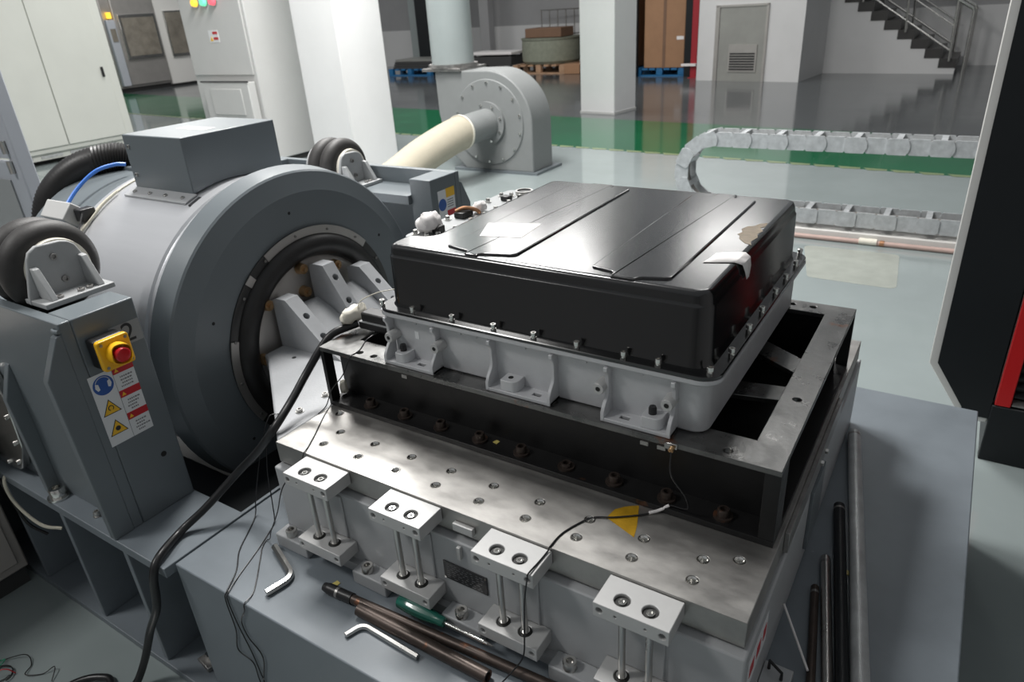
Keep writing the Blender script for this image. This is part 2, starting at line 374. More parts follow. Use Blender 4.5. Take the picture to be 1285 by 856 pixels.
# staircase
SL = -0.115
def sy(x): return 13.19 + SL*x
st = thing('staircase', (-0.4, 13.3, FZ), 'white staircase with dark treads and steel handrail rising leftwards', 'staircase')
bm = nb(); X0 = 0.57; RUN = 0.224; RIS = 0.148; NS = 11
prof = [(X0, FZ)]
for i in range(NS): prof += [(X0-RUN*i, FZ+0.155+RIS*i), (X0-RUN*(i+1), FZ+0.155+RIS*i)]
prof += [(X0-RUN*NS, FZ)]
prism(bm, prof, 'y', 0, 0.06)
for v in bm.verts: v.co.y += sy(v.co.x)
obj('side_wall', bm, 'wall_white', st, ang=None)
for i in range(NS):
    x1 = X0-RUN*i+0.012; x0 = X0-RUN*(i+1); z = FZ+0.155+RIS*i
    b_ = nb(); box(b_, x0-0.02, x1, -0.01, 1.15, z-0.06, z+0.085)
    for v in b_.verts: v.co.y += sy(v.co.x)
    obj('step', b_, 'stair_dark', st, ang=None)
def rail(pts, r, name, dy=0.0): obj(name, tube(nb(), [(x, sy(x)-0.03+dy, z) for x, z in pts], r, n=8, smooth=False), 'stainless', st)
for dy in (0.0, 1.12):
    rail([(0.47, -0.46), (0.45, 0.42)], 0.022, 'post', dy)
    rail([(0.69, FZ), (0.685, 0.26), (0.66, 0.31), (0.46, 0.43), (-0.35, 0.96), (-1.7, 1.85)], 0.024, 'handrail', dy)
    rail([(-0.23, -0.01), (-0.28, 0.90)], 0.022, 'post', dy)
    rail([(-0.95, 0.47), (-1.0, 1.38)], 0.022, 'post', dy)
    rail([(0.45, -0.29), (-0.75, 0.50), (-1.7, 1.13)], 0.016, 'lower_rail', dy)
    rail([(0.45, 0.07), (-0.75, 0.86), (-1.7, 1.49)], 0.012, 'lower_rail', dy)

def pillar(p0, p1, depth, label):
    t = thing('pillar', ((p0[0]+p1[0])/2, p0[1]+depth/2, FZ), label, 'pillar')
    obj('shaft', obox(nb(), p0, p1, depth, FZ, 3.6), 'column_white', t, bevel=0.012)
    d = (Vector(p1)-Vector(p0)).normalized(); n = Vector((-d.y, d.x))
    obj('skirting', obox(nb(), Vector(p0)-d*0.006-n*0.006, Vector(p1)+d*0.006-n*0.006, depth+0.012, FZ, FZ+0.03), 'cabinet_grey', t)
pillar((-3.76, 8.40), (-3.20, 8.32), 0.55, 'square white pillar standing at the edge of the green lane')
pillar((-4.71, 4.25), (-4.11, 4.22), 0.60, 'wide white pillar between the lamp cabinet and the blower')

# dark columns against the rear wall
c1 = thing('column', (-11.2, 13.7, FZ), 'black steel column behind the blue pallet', 'column'); obj('shaft', B(-11.60, -11.14, 14.45, 14.8, FZ, 2.8), 'black_paint', c1, bevel=0.01); obj('base_plate', B(-11.66, -11.08, 14.40, 14.85, FZ, FZ+0.03), 'black_paint', c1)
c2 = thing('column', (-9.85, 15.1, FZ), 'slim grey column on the rear wall behind the white trolley', 'column'); obj('shaft', B(-10.0, -9.72, 15.0, 15.25, FZ, 2.8), 'wall_grey', c2, bevel=0.01); obj('base_plate', B(-10.08, -9.64, 14.95, 15.3, FZ, FZ+0.03), 'wall_grey', c2)
c3 = thing('cabinet', (-11.9, 15.0, FZ), 'tall pale cabinet between the black column and the round duct', 'cabinet'); obj('body', B(-12.2, -11.5, 14.9, 15.4, FZ+0.05, 2.0), 'duct_grey', c3, bevel=0.01); obj('door', B(-12.17, -11.53, 14.88, 14.9, FZ+0.1, 1.95), 'duct_grey', c3, bevel=0.004); obj('plinth', B(-12.2, -11.5, 14.92, 15.4, FZ, FZ+0.05), 'plinth_dark', c3)

# pallets and goods at the back
def pallet(x0, x1, y0, y1, m, label, h=0.15, nblk=3):
    t = thing('pallet', ((x0+x1)/2, (y0+y1)/2, FZ), label, 'pallet'); L = x1-x0
    for j in range(3):
        yy = y0+(y1-y0-0.1)*j/2
        obj('runner', B(x0, x1, yy, yy+0.1, FZ, FZ+0.025), m, t)
        for i in range(nblk): obj('block', B(x0+(L-0.13)*i/(nblk-1), x0+(L-0.13)*i/(nblk-1)+0.13, yy, yy+0.1, FZ+0.025, FZ+h-0.035), m, t, bevel=0.006)
    for i in range(7):
        xx = x0+(L-0.12)*i/6
        obj('deck_board', B(xx, xx+0.12, y0, y1, FZ+h-0.035, FZ+h), m, t)
    return FZ+h
zp = pallet(-4.92, -3.90, 13.0, 14.0, 'blue_plastic', 'blue plastic pallet carrying the tall brown carton')
def carton(x0, x1, y0, y1, z0, z1, m, label, tape=True, strap=None):
    t = thing('carton', ((x0+x1)/2, (y0+y1)/2, z0), label, 'carton')
    obj('box', B(x0, x1, y0, y1, z0, z1), m, t, bevel=0.012)
    if tape: obj('tape', B((x0+x1)/2-0.03, (x0+x1)/2+0.03, y0-0.003, y0, z0, z1), m if m == 'carton_dark' else 'carton_dark', t)
    if strap: obj('sticker', B(strap[0], strap[1], y0-0.005, y0-0.001, strap[2], strap[3]), 'paper_white', t)
carton(-4.74, -3.92, 13.02, 13.9, zp+0.002, 1.5, 'carton', 'tall brown carton on the blue pallet near the service door', True, (-4.08, -3.94, 0.0, 0.06))
zp2 = pallet(-6.15, -5.02, 13.1, 14.1, 'blue_plastic', 'blue plastic pallet half hidden behind the square pillar')
carton(-6.1, -5.0, 13.12, 14.0, zp2+0.002, 1.5, 'carton', 'tall brown carton half hidden behind the square pillar', True, (-5.14, -5.01, 0.02, 0.07))
t = thing('storage_rack', (-4.3, 13.05, FZ), 'black rack uprights framing the tall brown carton', 'rack')
for x in (-4.96, -3.86): obj('upright', B(x-0.01, x+0.13, 14.06, 14.14, FZ, 2.6), 'black_paint', t); obj('upright', B(x-0.01, x+0.13, 12.88, 12.96, FZ, 2.6), 'black_paint', t)
for z in (1.7, 2.4): obj('beam', B(-4.97, -3.73, 12.88, 12.96, z, z+0.1), 'black_paint', t); obj('beam', B(-4.97, -3.73, 14.06, 14.14, z, z+0.1), 'black_paint', t)
t = thing('post', (-3.64, 12.9, FZ), 'dark red post beside the white block', 'post'); obj('shaft', B(-3.68, -3.56, 12.70, 12.82, FZ, 2.4), 'red_post', t, bevel=0.006); obj('bracket', B(-3.84, -3.56, 12.64, 12.70, -0.44, -0.40), 'paper_white', t); obj('foot', B(-3.71, -3.53, 12.66, 12.86, FZ, FZ+0.012), 'red_post', t)
zp3 = pallet(-11.75, -10.4, 13.35, 14.3, 'blue_plastic', 'blue plastic pallet behind the blower carrying dark plates', h=0.16)
t = thing('plate_stack', (-11.0, 13.8, zp3), 'stack of dark grey plates on the blue pallet behind the blower', 'plates')
for k in range(4): obj('plate', B(-11.62+0.02*k, -10.45+0.03*k, 13.4+0.01*k, 14.2, zp3+0.001+0.055*k, zp3+0.05+0.055*k), 'plinth_dark' if k < 3 else 'door_steel', t)
t = thing('trolley', (-9.0, 14.2, FZ), 'low trolley with a white top between duct and sack drum', 'trolley')
obj('top', B(-9.65, -8.40, 13.9, 14.6, -0.26, -0.20), 'paper_white', t, bevel=0.01); obj('shelf', B(-9.55, -8.45, 13.95, 14.55, -0.50, -0.30), 'plinth_dark', t, bevel=0.01)
for x in (-9.5, -8.5):
    for y in (14.0, 14.5): obj('wheel', cyl(nb(), (x, y-0.02, FZ+0.06), (x, y+0.02, FZ+0.06), 0.06, n=14), 'black_plastic', t); obj('leg', B(x-0.02, x+0.02, y-0.02, y+0.02, FZ+0.08, -0.25), 'plinth_dark', t)
zp4 = pallet(-8.18, -6.85, 13.6, 14.6, 'wood', 'wooden pallet under the green-grey sack drum', h=0.19)
t = thing('sack_drum', (-7.5, 14.1, zp4), 'round green-grey sack bundle on the wooden pallet', 'sack')
obj('bundle', lathe(nb(), [(0, 0.001), (0, 0.62), (0.06, 0.67), (0.26, 0.68), (0.46, 0.67), (0.53, 0.66), (0.54, 0.001)], (-7.52, 14.25, zp4+0.002), (0,0,1), n=40), 'sack_green', t)
obj('rim', lathe(nb(), [(0.5, 0.68), (0.54, 0.69), (0.54, 0.64), (0.5, 0.64)], (-7.52, 14.25, zp4+0.002), (0,0,1), n=40, closed=True), 'sack_green', t)
carton(-8.0, -7.07, 13.9, 14.5, zp4+0.545, zp4+0.74, 'carton_dark', 'flat brown carton on top of the sack drum', False)
t = thing('wire_cage', (-7.5, 14.9, FZ), 'thin wire cage standing behind the sack drum', 'cage')
for i in range(7): obj('bar', cyl(nb(), (-8.2+i*0.22, 15.02, FZ), (-8.2+i*0.22, 15.02, 0.62), 0.012, n=6), 'dull_steel', t)
obj('rail', cyl(nb(), (-8.22, 15.02, 0.62), (-6.86, 15.02, 0.62), 0.014, n=6), 'dull_steel', t); obj('rail', cyl(nb(), (-8.22, 15.02, 0.1), (-6.86, 15.02, 0.1), 0.014, n=6), 'dull_steel', t)
carton(-6.80, -6.42, 13.5, 13.85, FZ, -0.45, 'carton', 'small brown carton on the floor left of the square pillar', False)

# far test chamber at the left
t = thing('test_chamber', (-17.9, 11, FZ), 'stainless test chamber with window in the far left gap', 'machine')
obj('body', B(-19.5, -17.62, 9.72, 11.15, -0.56, 2.0), 'stainless_dull', t, bevel=0.02)
obj('side_cabinet', B(-19.3, -17.62, 11.17, 12.8, -0.60, 2.0), 'chamber_trim', t, bevel=0.02)
obj('door', B(-17.62, -17.55, 9.98, 11.12, -0.5, 1.9), 'stainless_dull', t, bevel=0.02)
wnd = obj('window_frame', B(-17.55, -17.50, 10.06, 11.06, 0.12, 1.16), 'stainless', t, bevel=0.01); obj('window_glass', B(-17.50, -17.485, 10.13, 11.0, 0.19, 1.08), 'glass_window', wnd)
wnd = obj('window_frame', B(-17.62, -17.57, 11.36, 12.0, 0.08, 1.2), 'stainless', t, bevel=0.01); obj('window_glass', B(-17.57, -17.555, 11.40, 11.95, 0.15, 1.16), 'glass_window', wnd)
pn = obj('control_panel', B(-17.6, -17.5, 9.74, 9.95, -0.5, 1.05), 'cabinet_blue_grey', t, bevel=0.01); obj('display', B(-17.5, -17.49, 9.78, 9.92, 0.55, 0.85), 'glass_window', pn)
obj('beacon', cyl(nb(), (-17.54, 9.86, 1.08), (-17.54, 9.86, 1.22), 0.06, n=14), 'lamp_amber', pn)
obj('plinth', B(-19.2, -17.72, 9.85, 12.6, FZ, -0.56), 'plinth_dark', t)

# cream switch cabinets on the left
t = thing('switch_cabinet', (-9.0, 3.4, FZ), 'row of cream switch cabinets with flush doors at the left', 'cabinet')
obj('body', B(-9.5, -8.66, 1.4, 4.64, -0.52, 1.75), 'cabinet_cream', t, bevel=0.012)
for y0, y1 in ((1.45, 2.17), (2.18, 2.955), (2.965, 3.745), (3.755, 4.52)):
    d = obj('door', B(-8.66, -8.635, y0, y1, -0.455, 1.7), 'cabinet_cream', t, bevel=0.006)
    if y0 > 3.7: obj('handle', B(-8.635, -8.615, y1-0.10, y1-0.07, 0.28, 0.40), 'black_plastic', d, bevel=0.004)
pl = obj('plinth', B(-9.45, -8.70, 1.45, 4.6, FZ+0.06, -0.52), 'cabinet_cream', t)
for k in range(8): obj('vent', B(-8.70, -8.692, 1.6+k*0.36, 1.86+k*0.36, FZ+0.08, -0.54), 'galvanised', pl)
obj('feet', B(-9.35, -8.9, 1.55, 4.5, FZ, FZ+0.06), 'plinth_dark', t)

# grey control cabinet with pilot lamps
t = thing('lamp_cabinet', (-5.98, 4.7, FZ), 'tall light grey control cabinet with amber, green and red pilot lamps', 'cabinet')
obj('body', B(-6.53, -5.46, 4.32, 5.16, FZ+0.06, 1.75), 'cabinet_grey', t, bevel=0.012)
obj('plinth', B(-6.5, -5.49, 4.35, 5.12, FZ, FZ+0.06), 'plinth_dark', t)
obj('door', B(-6.50, -5.50, 4.30, 4.32, 0.30, 1.72), 'cabinet_grey', t, bevel=0.006)
for x, m in ((-6.18, 'lamp_amber'), (-6.03, 'lamp_green'), (-5.88, 'lamp_red')):
    b_ = obj('lamp_bezel', cyl(nb(), (x, 4.30, 1.02), (x, 4.285, 1.02), 0.05, n=18), 'stainless', t); obj('pilot_lamp', cyl(nb(), (x, 4.285, 1.02), (x, 4.25, 1.02), 0.040, 0.032, n=18), m, b_)
s = obj('warning_sticker', B(-6.09, -5.93, 4.297, 4.30, 0.63, 0.75), 'sticker_white', t)
obj('triangle', prism(nb(), [(-6.075, 0.645), (-6.025, 0.645), (-6.05, 0.69)], 'y', 4.295, 4.297), 'sticker_yellow', s)
obj('red_print', B(-6.02, -5.94, 4.295, 4.297, 0.71, 0.735), 'sticker_red', s); obj('red_print', B(-6.015, -5.94, 4.295, 4.297, 0.655, 0.68), 'sticker_red', s)
k = obj('lower_flap', B(-6.27, -5.50, 4.20, 4.30, -0.50, 0.235), 'cabinet_grey', t, bevel=0.008); obj('flap_edge', B(-6.29, -5.48, 4.195, 4.20, 0.235, 0.25), 'plinth_dark', k); obj('flap_panel', B(-6.14, -5.62, 4.19, 4.20, -0.1, 0.17), 'cabinet_grey', k, bevel=0.004)

# thin grey guard panel at the left edge
t = thing('guard_panel', (-2.6, 0.5, FZ), 'blue-grey sheet metal guard panel at the left picture edge', 'panel')
obj('post', B(-2.27, -2.2, 0.47, 0.53, FZ, 1.25), 'cabinet_blue_grey', t, bevel=0.006)
obj('post', B(-3.1, -3.03, 0.47, 0.53, FZ, 1.25), 'cabinet_blue_grey', t, bevel=0.006)
obj('panel', B(-3.03, -2.27, 0.49, 0.52, 0.36, 1.22), 'cabinet_blue_grey', t, bevel=0.004)
lp = obj('panel', B(-3.03, -2.27, 0.49, 0.52, FZ+0.05, 0.345), 'cabinet_blue_grey', t, bevel=0.004)
obj('mesh_insert', B(-2.98, -2.36, 0.483, 0.49, FZ+0.15, 0.27), 'plate_grey', lp)
for z in (0.31, 0.39): obj('hinge', cyl(nb(), (-2.25, 0.462, z), (-2.25, 0.462, z+0.05), 0.012, n=10), 'steel', t)

# tan cabinet low at the left
t = thing('tan_cabinet', (-1.4, -0.8, FZ), 'tan steel cabinet on a dark plinth at the lower left edge', 'cabinet')
obj('body', B(-1.75, -1.085, -1.3, -0.335, FZ+0.06, 0.1), 'cabinet_tan', t, bevel=0.006); obj('plinth', B(-1.74, -1.10, -1.29, -0.345, FZ, FZ+0.06), 'plinth_dark', t)
obj('door', B(-1.085, -1.075, -1.27, -0.36, FZ+0.09, 0.07), 'cabinet_tan', t, bevel=0.003)

# blower, pipes
BY = 4.78; bc = Vector((-2.88, BY, -0.205))
t = thing('blower', (-2.9, BY+0.2, FZ), 'grey centrifugal blower with round bolted face on the floor', 'blower')
arc = [(-2.86+0.475*math.cos(a), -0.20+0.475*math.sin(a)) for a in [R_(88-5*i) for i in range(18)]]
outl = [(-3.45, 0.268)] + arc + [(-2.385, FZ+0.02), (-3.16, FZ+0.02), (-3.30, -0.52), (-3.40, -0.36), (-3.445, -0.12)]
obj('housing', prism(nb(), outl, 'y', BY, BY+0.36), 'fan_grey', t, bevel=0.012, ang=30)
cx0 = Vector((-2.86, BY, -0.19))
fp = obj('face_plate', lathe(nb(), [(0, 0.001), (0.010, 0.001), (0.012, 0.385), (0.0, 0.392)], (cx0.x, cx0.y, cx0.z), (0,-1,0), n=48), 'fan_grey', t)
hm = mesh_of(hex_head(0.013, 0.012), 'bright_steel')
for i in range(14):
    a = 2*PI*i/14+0.2; put('bolt', hm, fp, cx0+Vector((math.cos(a)*0.36, -0.012, math.sin(a)*0.36)), UPY)
fg = obj('inlet_flange', lathe(nb(), [(0.012, 0.13), (0.045, 0.13), (0.045, 0.195), (0.012, 0.195)], cx0, (0,-1,0), n=40, closed=True), 'fan_grey', t)
for i in range(8):
    a = 2*PI*i/8+0.3; put('bolt', hm, fg, cx0+Vector((math.cos(a)*0.168, -0.045, math.sin(a)*0.168)), UPY)
obj('inlet_pipe', tube(nb(), [cx0+Vector((0,-0.04,0)), cx0+Vector((0.0,-0.25,-0.005)), cx0+Vector((-0.01,-0.46,-0.02))], 0.135, n=28, seg=4, caps=False), 'fan_grey', t)
obj('base_frame', B(-3.30, -2.34, BY-0.02, BY+0.46, FZ, FZ+0.025), 'machine_grey', t)
obj('outlet_flange', B(-3.58, -3.13, BY-0.03, BY+0.42, 0.268, 0.295), 'dull_steel', t, bevel=0.004)
t = thing('exhaust_duct', (-3.36, BY+0.18, 0.296), 'vertical round grey exhaust duct rising from the blower', 'duct')
obj('pipe', lathe(nb(), [(0.03, 0.205), (3.0, 0.205)], (-3.36, BY+0.19, 0.297), (0,0,1), n=36), 'duct_grey', t)
obj('collar', lathe(nb(), [(0, 0.2), (0, 0.24), (0.03, 0.24), (0.03, 0.2)], (-3.36, BY+0.19, 0.296), (0,0,1), n=36, closed=True), 'dull_steel', t)
t = thing('fabric_duct', (-2.9, 3.9, -0.35), 'cream cloth duct sleeve leading from the blower inlet', 'duct')
obj('sleeve', tube(nb(), [cx0+Vector((-0.005,-0.42,-0.015)), cx0+Vector((-0.03,-0.62,-0.05)), cx0+Vector((-0.08,-0.95,-0.14)), cx0+Vector((-0.10,-1.3,-0.25)), cx0+Vector((-0.10,-1.7,-0.30)), cx0+Vector((-0.10,-2.3,-0.31)), cx0+Vector((-0.1,-2.9,-0.31))], 0.15, n=28, seg=6), 'cloth_cream', t)
obj('clamp', lathe(nb(), [(0.0, 0.150), (0.0, 0.156), (0.02, 0.156), (0.02, 0.150)], cx0+Vector((-0.006,-0.44,-0.016)), (0,-1,0), n=30, closed=True), 'tape_cream', t)

# cable drag chain
t = thing('drag_chain', (0.4, 3.9, FZ), 'looped galvanised cable drag chain behind the machine', 'cable chain')
CY0, CY1 = 3.80, 3.97; PITCH = 0.112; RC = 0.225; CXc = -0.385; ZU, ZLo = -0.072, -0.522
def side_poly(h=0.046, l=0.062):
    return [(-l, -h*0.75), (-l+0.012, -h), (l-0.016, -h), (l, -h*0.3), (l, h*0.3), (l-0.016, h), (-l+0.012, h), (-l, h*0.75)]
sidem = mesh_of(prism(nb(), side_poly(), 'y', -0.006, 0.006), 'chain_metal', name='side_plate'); barm = mesh_of(B(-0.016, 0.016, -0.085, 0.085, -0.0045, 0.0045), 'chain_metal', name='crossbar')
cab = []
pos = []
n_up = 17
for i in range(n_up): pos.append((CXc+(n_up-i-0.5)*PITCH, ZU, 0.0))
na = 7
for i in range(na):
    a = PI/2 + PI*(i+0.5)/na; pos.append((CXc+RC*math.cos(a), (ZU+ZLo)/2+RC*math.sin(a), -(a-PI/2)))
for i in range(n_up): pos.append((CXc+(i+0.5)*PITCH, ZLo, PI))
cy_ = (CY0+CY1)/2
for i, (x, z, a) in enumerate(pos):
    off = 0.086 if i % 2 else 0.078
    for s_ in (-1, 1): put('side_plate', sidem, t, (x, cy_+s_*off, z), (0, a, 0))
    if i % 2:
        for s_ in (-1, 1): put('crossbar', barm, t, (x+math.sin(a)*0.0415*s_, cy_, z+math.cos(a)*0.0415*s_), (0, a, 0))
path = [(x, (CY0+CY1)/2, z) for x, z, a in pos]
for dy in (-0.03, 0.03): obj('inner_cable', tube(nb(), [(x, y+dy, z) for x, y, z in path], 0.020, n=8, seg=2), 'chain_inner', t)
t = thing('cable_trough', (0.9, 3.9, FZ), 'pale sheet metal trough under the drag chain', 'trough')
obj('base', B(-0.15, 1.6, 3.78, 4.02, FZ, FZ+0.055), 'chamber_trim', t, bevel=0.004); obj('side_lip', B(-0.15, 1.6, 4.0, 4.02, FZ+0.055, FZ+0.085), 'chamber_trim', t)
t = thing('floor_pipe', (0.7, 3.72, FZ), 'pinkish conduit pipe with a sleeve lying before the drag chain', 'pipe')
obj('pipe', cyl(nb(), (-0.15, 3.745, FZ+0.016), (1.6, 3.745, FZ+0.016), 0.015, n=12), 'pink_pipe', t); obj('sleeve', cyl(nb(), (0.56, 3.745, FZ+0.021), (0.66, 3.745, FZ+0.021), 0.020, n=14), 'tape_cream', t); obj('sleeve', cyl(nb(), (0.675, 3.745, FZ+0.018), (0.70, 3.745, FZ+0.018), 0.0175, n=14), 'copper', t)

# black chamber machine on the right
MY = 1.60
t = thing('climate_chamber', (1.9, 2.3, FZ), 'tall black chamber with white trim and red stripe at the right edge', 'machine')
tr = [(1.052, 2.0), (1.052, -0.34), (1.152, -0.488), (1.165, -0.520), (1.246, -0.520), (1.246, 2.0)]
obj('panel_trim', prism(nb(), tr[::-1], 'y', MY-0.02, MY+0.02), 'chamber_trim', t, bevel=0.003)
inn = [(1.076, 2.0), (1.076, -0.333), (1.168, -0.474), (1.178, -0.500), (1.2475, -0.500), (1.2475, 2.0)]
obj('black_panel', prism(nb(), inn[::-1], 'y', MY-0.026, MY-0.0205), 'black_paint', t)
obj('red_stripe', B(1.254, 1.297, MY-0.03, MY+0.01, -0.445, 2.0), 'chamber_red', t, bevel=0.003)
obj('body', B(1.25, 2.7, MY+0.012, 3.4, FZ, 2.0), 'black_paint', t)
obj('front_base', B(1.2480, 2.7, MY-0.03, MY+0.012, FZ, -0.447), 'black_paint', t, bevel=0.004)
for k in range(36): obj('louvre', prism(nb(), [(MY-0.026, -0.44+k*0.032), (MY-0.006, -0.428+k*0.032), (MY-0.006, -0.424+k*0.032), (MY-0.026, -0.436+k*0.032)], 'x', 1.30, 1.75), 'dull_steel' if k % 6 == 0 else 'black_paint', t)

# ================================================================ MACHINE BASE
DZ = -0.245
t = thing('machine_base', (0.2, 0.4, FZ), 'blue-grey welded steel base carrying shaker and slip table', 'machine base'); base = t
obj('table_pedestal', B(-0.262, 1.185, -0.300, 1.135, FZ, DZ), 'base_grey', t, bevel=0.003)
pit = [(-1.02, -0.112), (-0.278, -0.112), (-0.278, 0.932), (-1.02, 0.932)]
obj('shaker_deck', B(-1.75, -0.268, -0.323, 1.143, DZ-0.026, DZ), 'base_grey', t, bevel=0.002, cut=[B(-1.52, -0.278, -0.112, 0.932, DZ-0.2, DZ+0.2)])
obj('web', B(-1.75, -0.262, -0.215, -0.195, FZ, DZ-0.026), 'base_grey', t)
obj('web', B(-1.75, -0.262, 1.015, 1.035, FZ, DZ-0.026), 'base_grey', t)
obj('bottom_flange', B(-1.75, -0.265, -0.325, -0.150, FZ, FZ+0.022), 'base_grey', t, bevel=0.002)
obj('bottom_flange', B(-1.75, -0.265, 0.97, 1.145, FZ, FZ+0.022), 'base_grey', t, bevel=0.002)
for x in (-0.436, -0.724, -1.03, -1.35): obj('rib', B(x-0.018, x, -0.318, -0.215, FZ+0.022, DZ-0.026), 'base_grey', t, bevel=0.002)
for x in (-0.436, -0.724, -1.03, -1.35): obj('rib', B(x-0.018, x, 1.035, 1.138, FZ+0.022, DZ-0.026), 'base_grey', t, bevel=0.002)
obj('dark_pit_pan', B(-0.497, -0.270, -0.190, 1.010, DZ-0.072, DZ-0.062), 'black_paint', t); obj('dark_pit_pan', B(-1.50, -0.497, -0.190, 0.015, DZ-0.072, DZ-0.062), 'black_paint', t); obj('dark_pit_floor', B(-1.52, -0.265, -0.190, 1.010, FZ+0.001, FZ+0.012), 'black_paint', t)  # oil pan in front; black side sheet and floor added to darken the pit
hb = mesh_of(hex_head(0.016, 0.016, 0.022), 'steel')
shb = mesh_of(socket_head(0.019, 0.024, washer=0.027, washer_h=0.005), 'bright_steel')
put('deck_bolt', shb, t, (-0.752, -0.299, DZ))
put('deck_bolt', mesh_of(socket_head(0.008, 0.012, washer=0.011), 'steel'), t, (-0.585, -0.292, DZ))
ab = thing('anchor_clamp', (-0.335, -0.265, FZ+0.022), 'silver wing bolt clamp on the base flange by the floor', 'clamp')
obj('stud', cyl(nb(), (-0.335, -0.258, FZ+0.0225), (-0.335, -0.258, FZ+0.060), 0.008, n=12), 'steel', ab)
obj('clamp_block', prism(nb(), [(-0.365, -0.282), (-0.312, -0.290), (-0.300, -0.235), (-0.345, -0.228)], 'z', FZ+0.0222, FZ+0.036), 'dull_steel', ab, bevel=0.002)
obj('nut', cyl(nb(), (-0.335, -0.258, FZ+0.036), (-0.335, -0.258, FZ+0.050), 0.016, n=6), 'bright_steel', ab)

# ================================================================ SLIP TABLE
t = thing('slip_table', (0.4, 0.41, DZ), 'grey slip table with machined aluminium plate and four guides', 'slip table'); slip = t
body = obj('bed', B(-0.106, 0.902, -0.108, 0.93, DZ, -0.056), 'light_machine_grey', t, bevel=0.004)
gx = [0.055, 0.286, 0.5175, 0.744]
segs = [(-0.106, -0.008)] + [(a+0.072, b-0.068) for a, b in zip(gx, gx[1:])] + [(gx[-1]+0.072, 0.902)]
for a, b in segs: obj('foot_flange', B(a, b, -0.146, -0.108, DZ, -0.212), 'light_machine_grey', t, bevel=0.003)
for c in gx: obj('flange_recess', B(c-0.063, c+0.072, -0.122, -0.108, DZ, -0.222), 'light_machine_grey', t)
fb = mesh_of(socket_head(0.0125, 0.016, washer=0.0), 'steel')
for x in (-0.066, 0.1595, 0.397, 0.625, 0.862): put('flange_bolt', fb, t, (x, -0.131, -0.212))
# plate with drilled and bushed holes
rowA = [(i*0.1, 0.0) for i in range(9)]; rowB = [(i*0.1, -0.05) for i in range(9)]
holes = rowA + rowB + [(0.85, 0.025), (-0.058, 0.055), (0.05, 0.95-0.07), (0.15, 0.88)]
cb = nb()
for x, y in holes: cyl(cb, (x, y, -0.030), (x, y, 0.02), 0.0094, n=24)
plate = obj('slip_plate', B(-0.101, 0.8955, -0.093, 0.915, -0.050, 0.0), 'machined_aluminium', t, bevel=0.0012, cut=[cb], label='machined aluminium plate with rows of threaded holes')
pr_ = [(-0.0292, 0.0001), (-0.0292, 0.0062)]
for k in range(9): pr_ += [(-0.028+0.003*k, 0.0066), (-0.0265+0.003*k, 0.0058)]
pr_ += [(-0.0012, 0.0068), (0.0004, 0.0080), (0.0004, 0.0092), (-0.0290, 0.0092)]
b_ = lathe(nb(), pr_, (0,0,0), (0,0,1), n=24)
ins = mesh_of(b_, 'bright_steel', name='threaded_insert')
for x, y in holes: put('threaded_insert', ins, plate, (x, y, 0.0))
# guides: upper block on the plate edge, two rods, lower block
wz = mesh_of(socket_head(0.0065, 0.005, rs=0.0032, depth=0.0025), 'bright_steel')
for gi, c in enumerate(gx):
    cb = nb()
    for s in (-0.0225, 0.0225): cyl(cb, (c+s, -0.134, -0.0125), (c+s, -0.134, 0.01), 0.0128, n=24)
    for s in (-0.050, 0.050): cyl(cb, (c+s, -0.170, -0.0185), (c+s, -0.146, -0.0185), 0.0056, n=16)
    for s in (-0.024, 0.024): cyl(cb, (c+s, -0.170, -0.0185), (c+s, -0.148, -0.0185), 0.0022, n=10)
    ub = obj('guide_block', B(c-0.0605, c+0.0605, -0.158, -0.0935, -0.033, -0.005), 'aluminium_block', t, bevel=0.0012, cut=[cb])
    for s in (-0.0225, 0.0225):
        obj('rubber_washer', ring(nb(), (c+s, -0.134, -0.0124), (0,0,1), 0.0066, 0.0126, 0.0022, 24), 'washer_dark', ub)
        put('rod_screw', wz, ub, (c+s, -0.134, -0.0120))
        obj('rod', cyl(nb(), (c+s, -0.134, -0.172), (c+s, -0.134, -0.033), 0.0058, n=16), 'steel', ub)
    cb = nb()
    for s in (-0.050, 0.050): cyl(cb, (c+s, -0.175, -0.184), (c+s, -0.150, -0.184), 0.0050, n=16)
    for s in (-0.0225, 0.0225): cyl(cb, (c+s, -0.134, -0.180), (c+s, -0.134, -0.16), 0.0128, n=24)
    lb = obj('rod_foot', B(c-0.0605, c+0.0605, -0.160, -0.1085, -0.198, -0.170), 'aluminium_block', t, bevel=0.0015, cut=[cb])
    for s in (-0.0225, 0.0225):
        obj('rubber_washer', ring(nb(), (c+s, -0.134, -0.1795), (0,0,1), 0.0060, 0.0126, 0.0085, 24), 'washer_dark', lb)
        obj('rod_collar', ring(nb(), (c+s, -0.134, -0.1705), (0,0,1), 0.0059, 0.0085, 0.0035, 20), 'bright_steel', lb)
    obj('backing_pad', B(c-0.040, c+0.040, -0.1125, -0.108, -0.168, -0.062), 'light_machine_grey', t, bevel=0.002)
obj('stop_lug', B(0.376, 0.4195, -0.103, -0.0935, -0.037, -0.021), 'aluminium_block', t, bevel=0.001)
obj('stop_lug', B(0.389, 0.397, -0.116, -0.108, -0.090, -0.062), 'aluminium_block', t, bevel=0.001)
npn = obj('nameplate', B(0.3485, 0.4475, -0.1105, -0.1082, -0.156, -0.114), 'sticker_black', t, bevel=0.0006, label='black nameplate with rows of fine print')
bm = nb()
for r in range(7):
    z = -0.1195-r*0.0052; x = 0.356
    while x < 0.436:
        l = random.uniform(0.003, 0.009); box(bm, x, min(x+l, 0.441), -0.1108, -0.1104, z-0.0004, z+0.0004); x += l+random.uniform(0.002, 0.010)
o = obj('fine_print', bm, 'print_grey', npn, ang=None); o['kind'] = 'stuff'
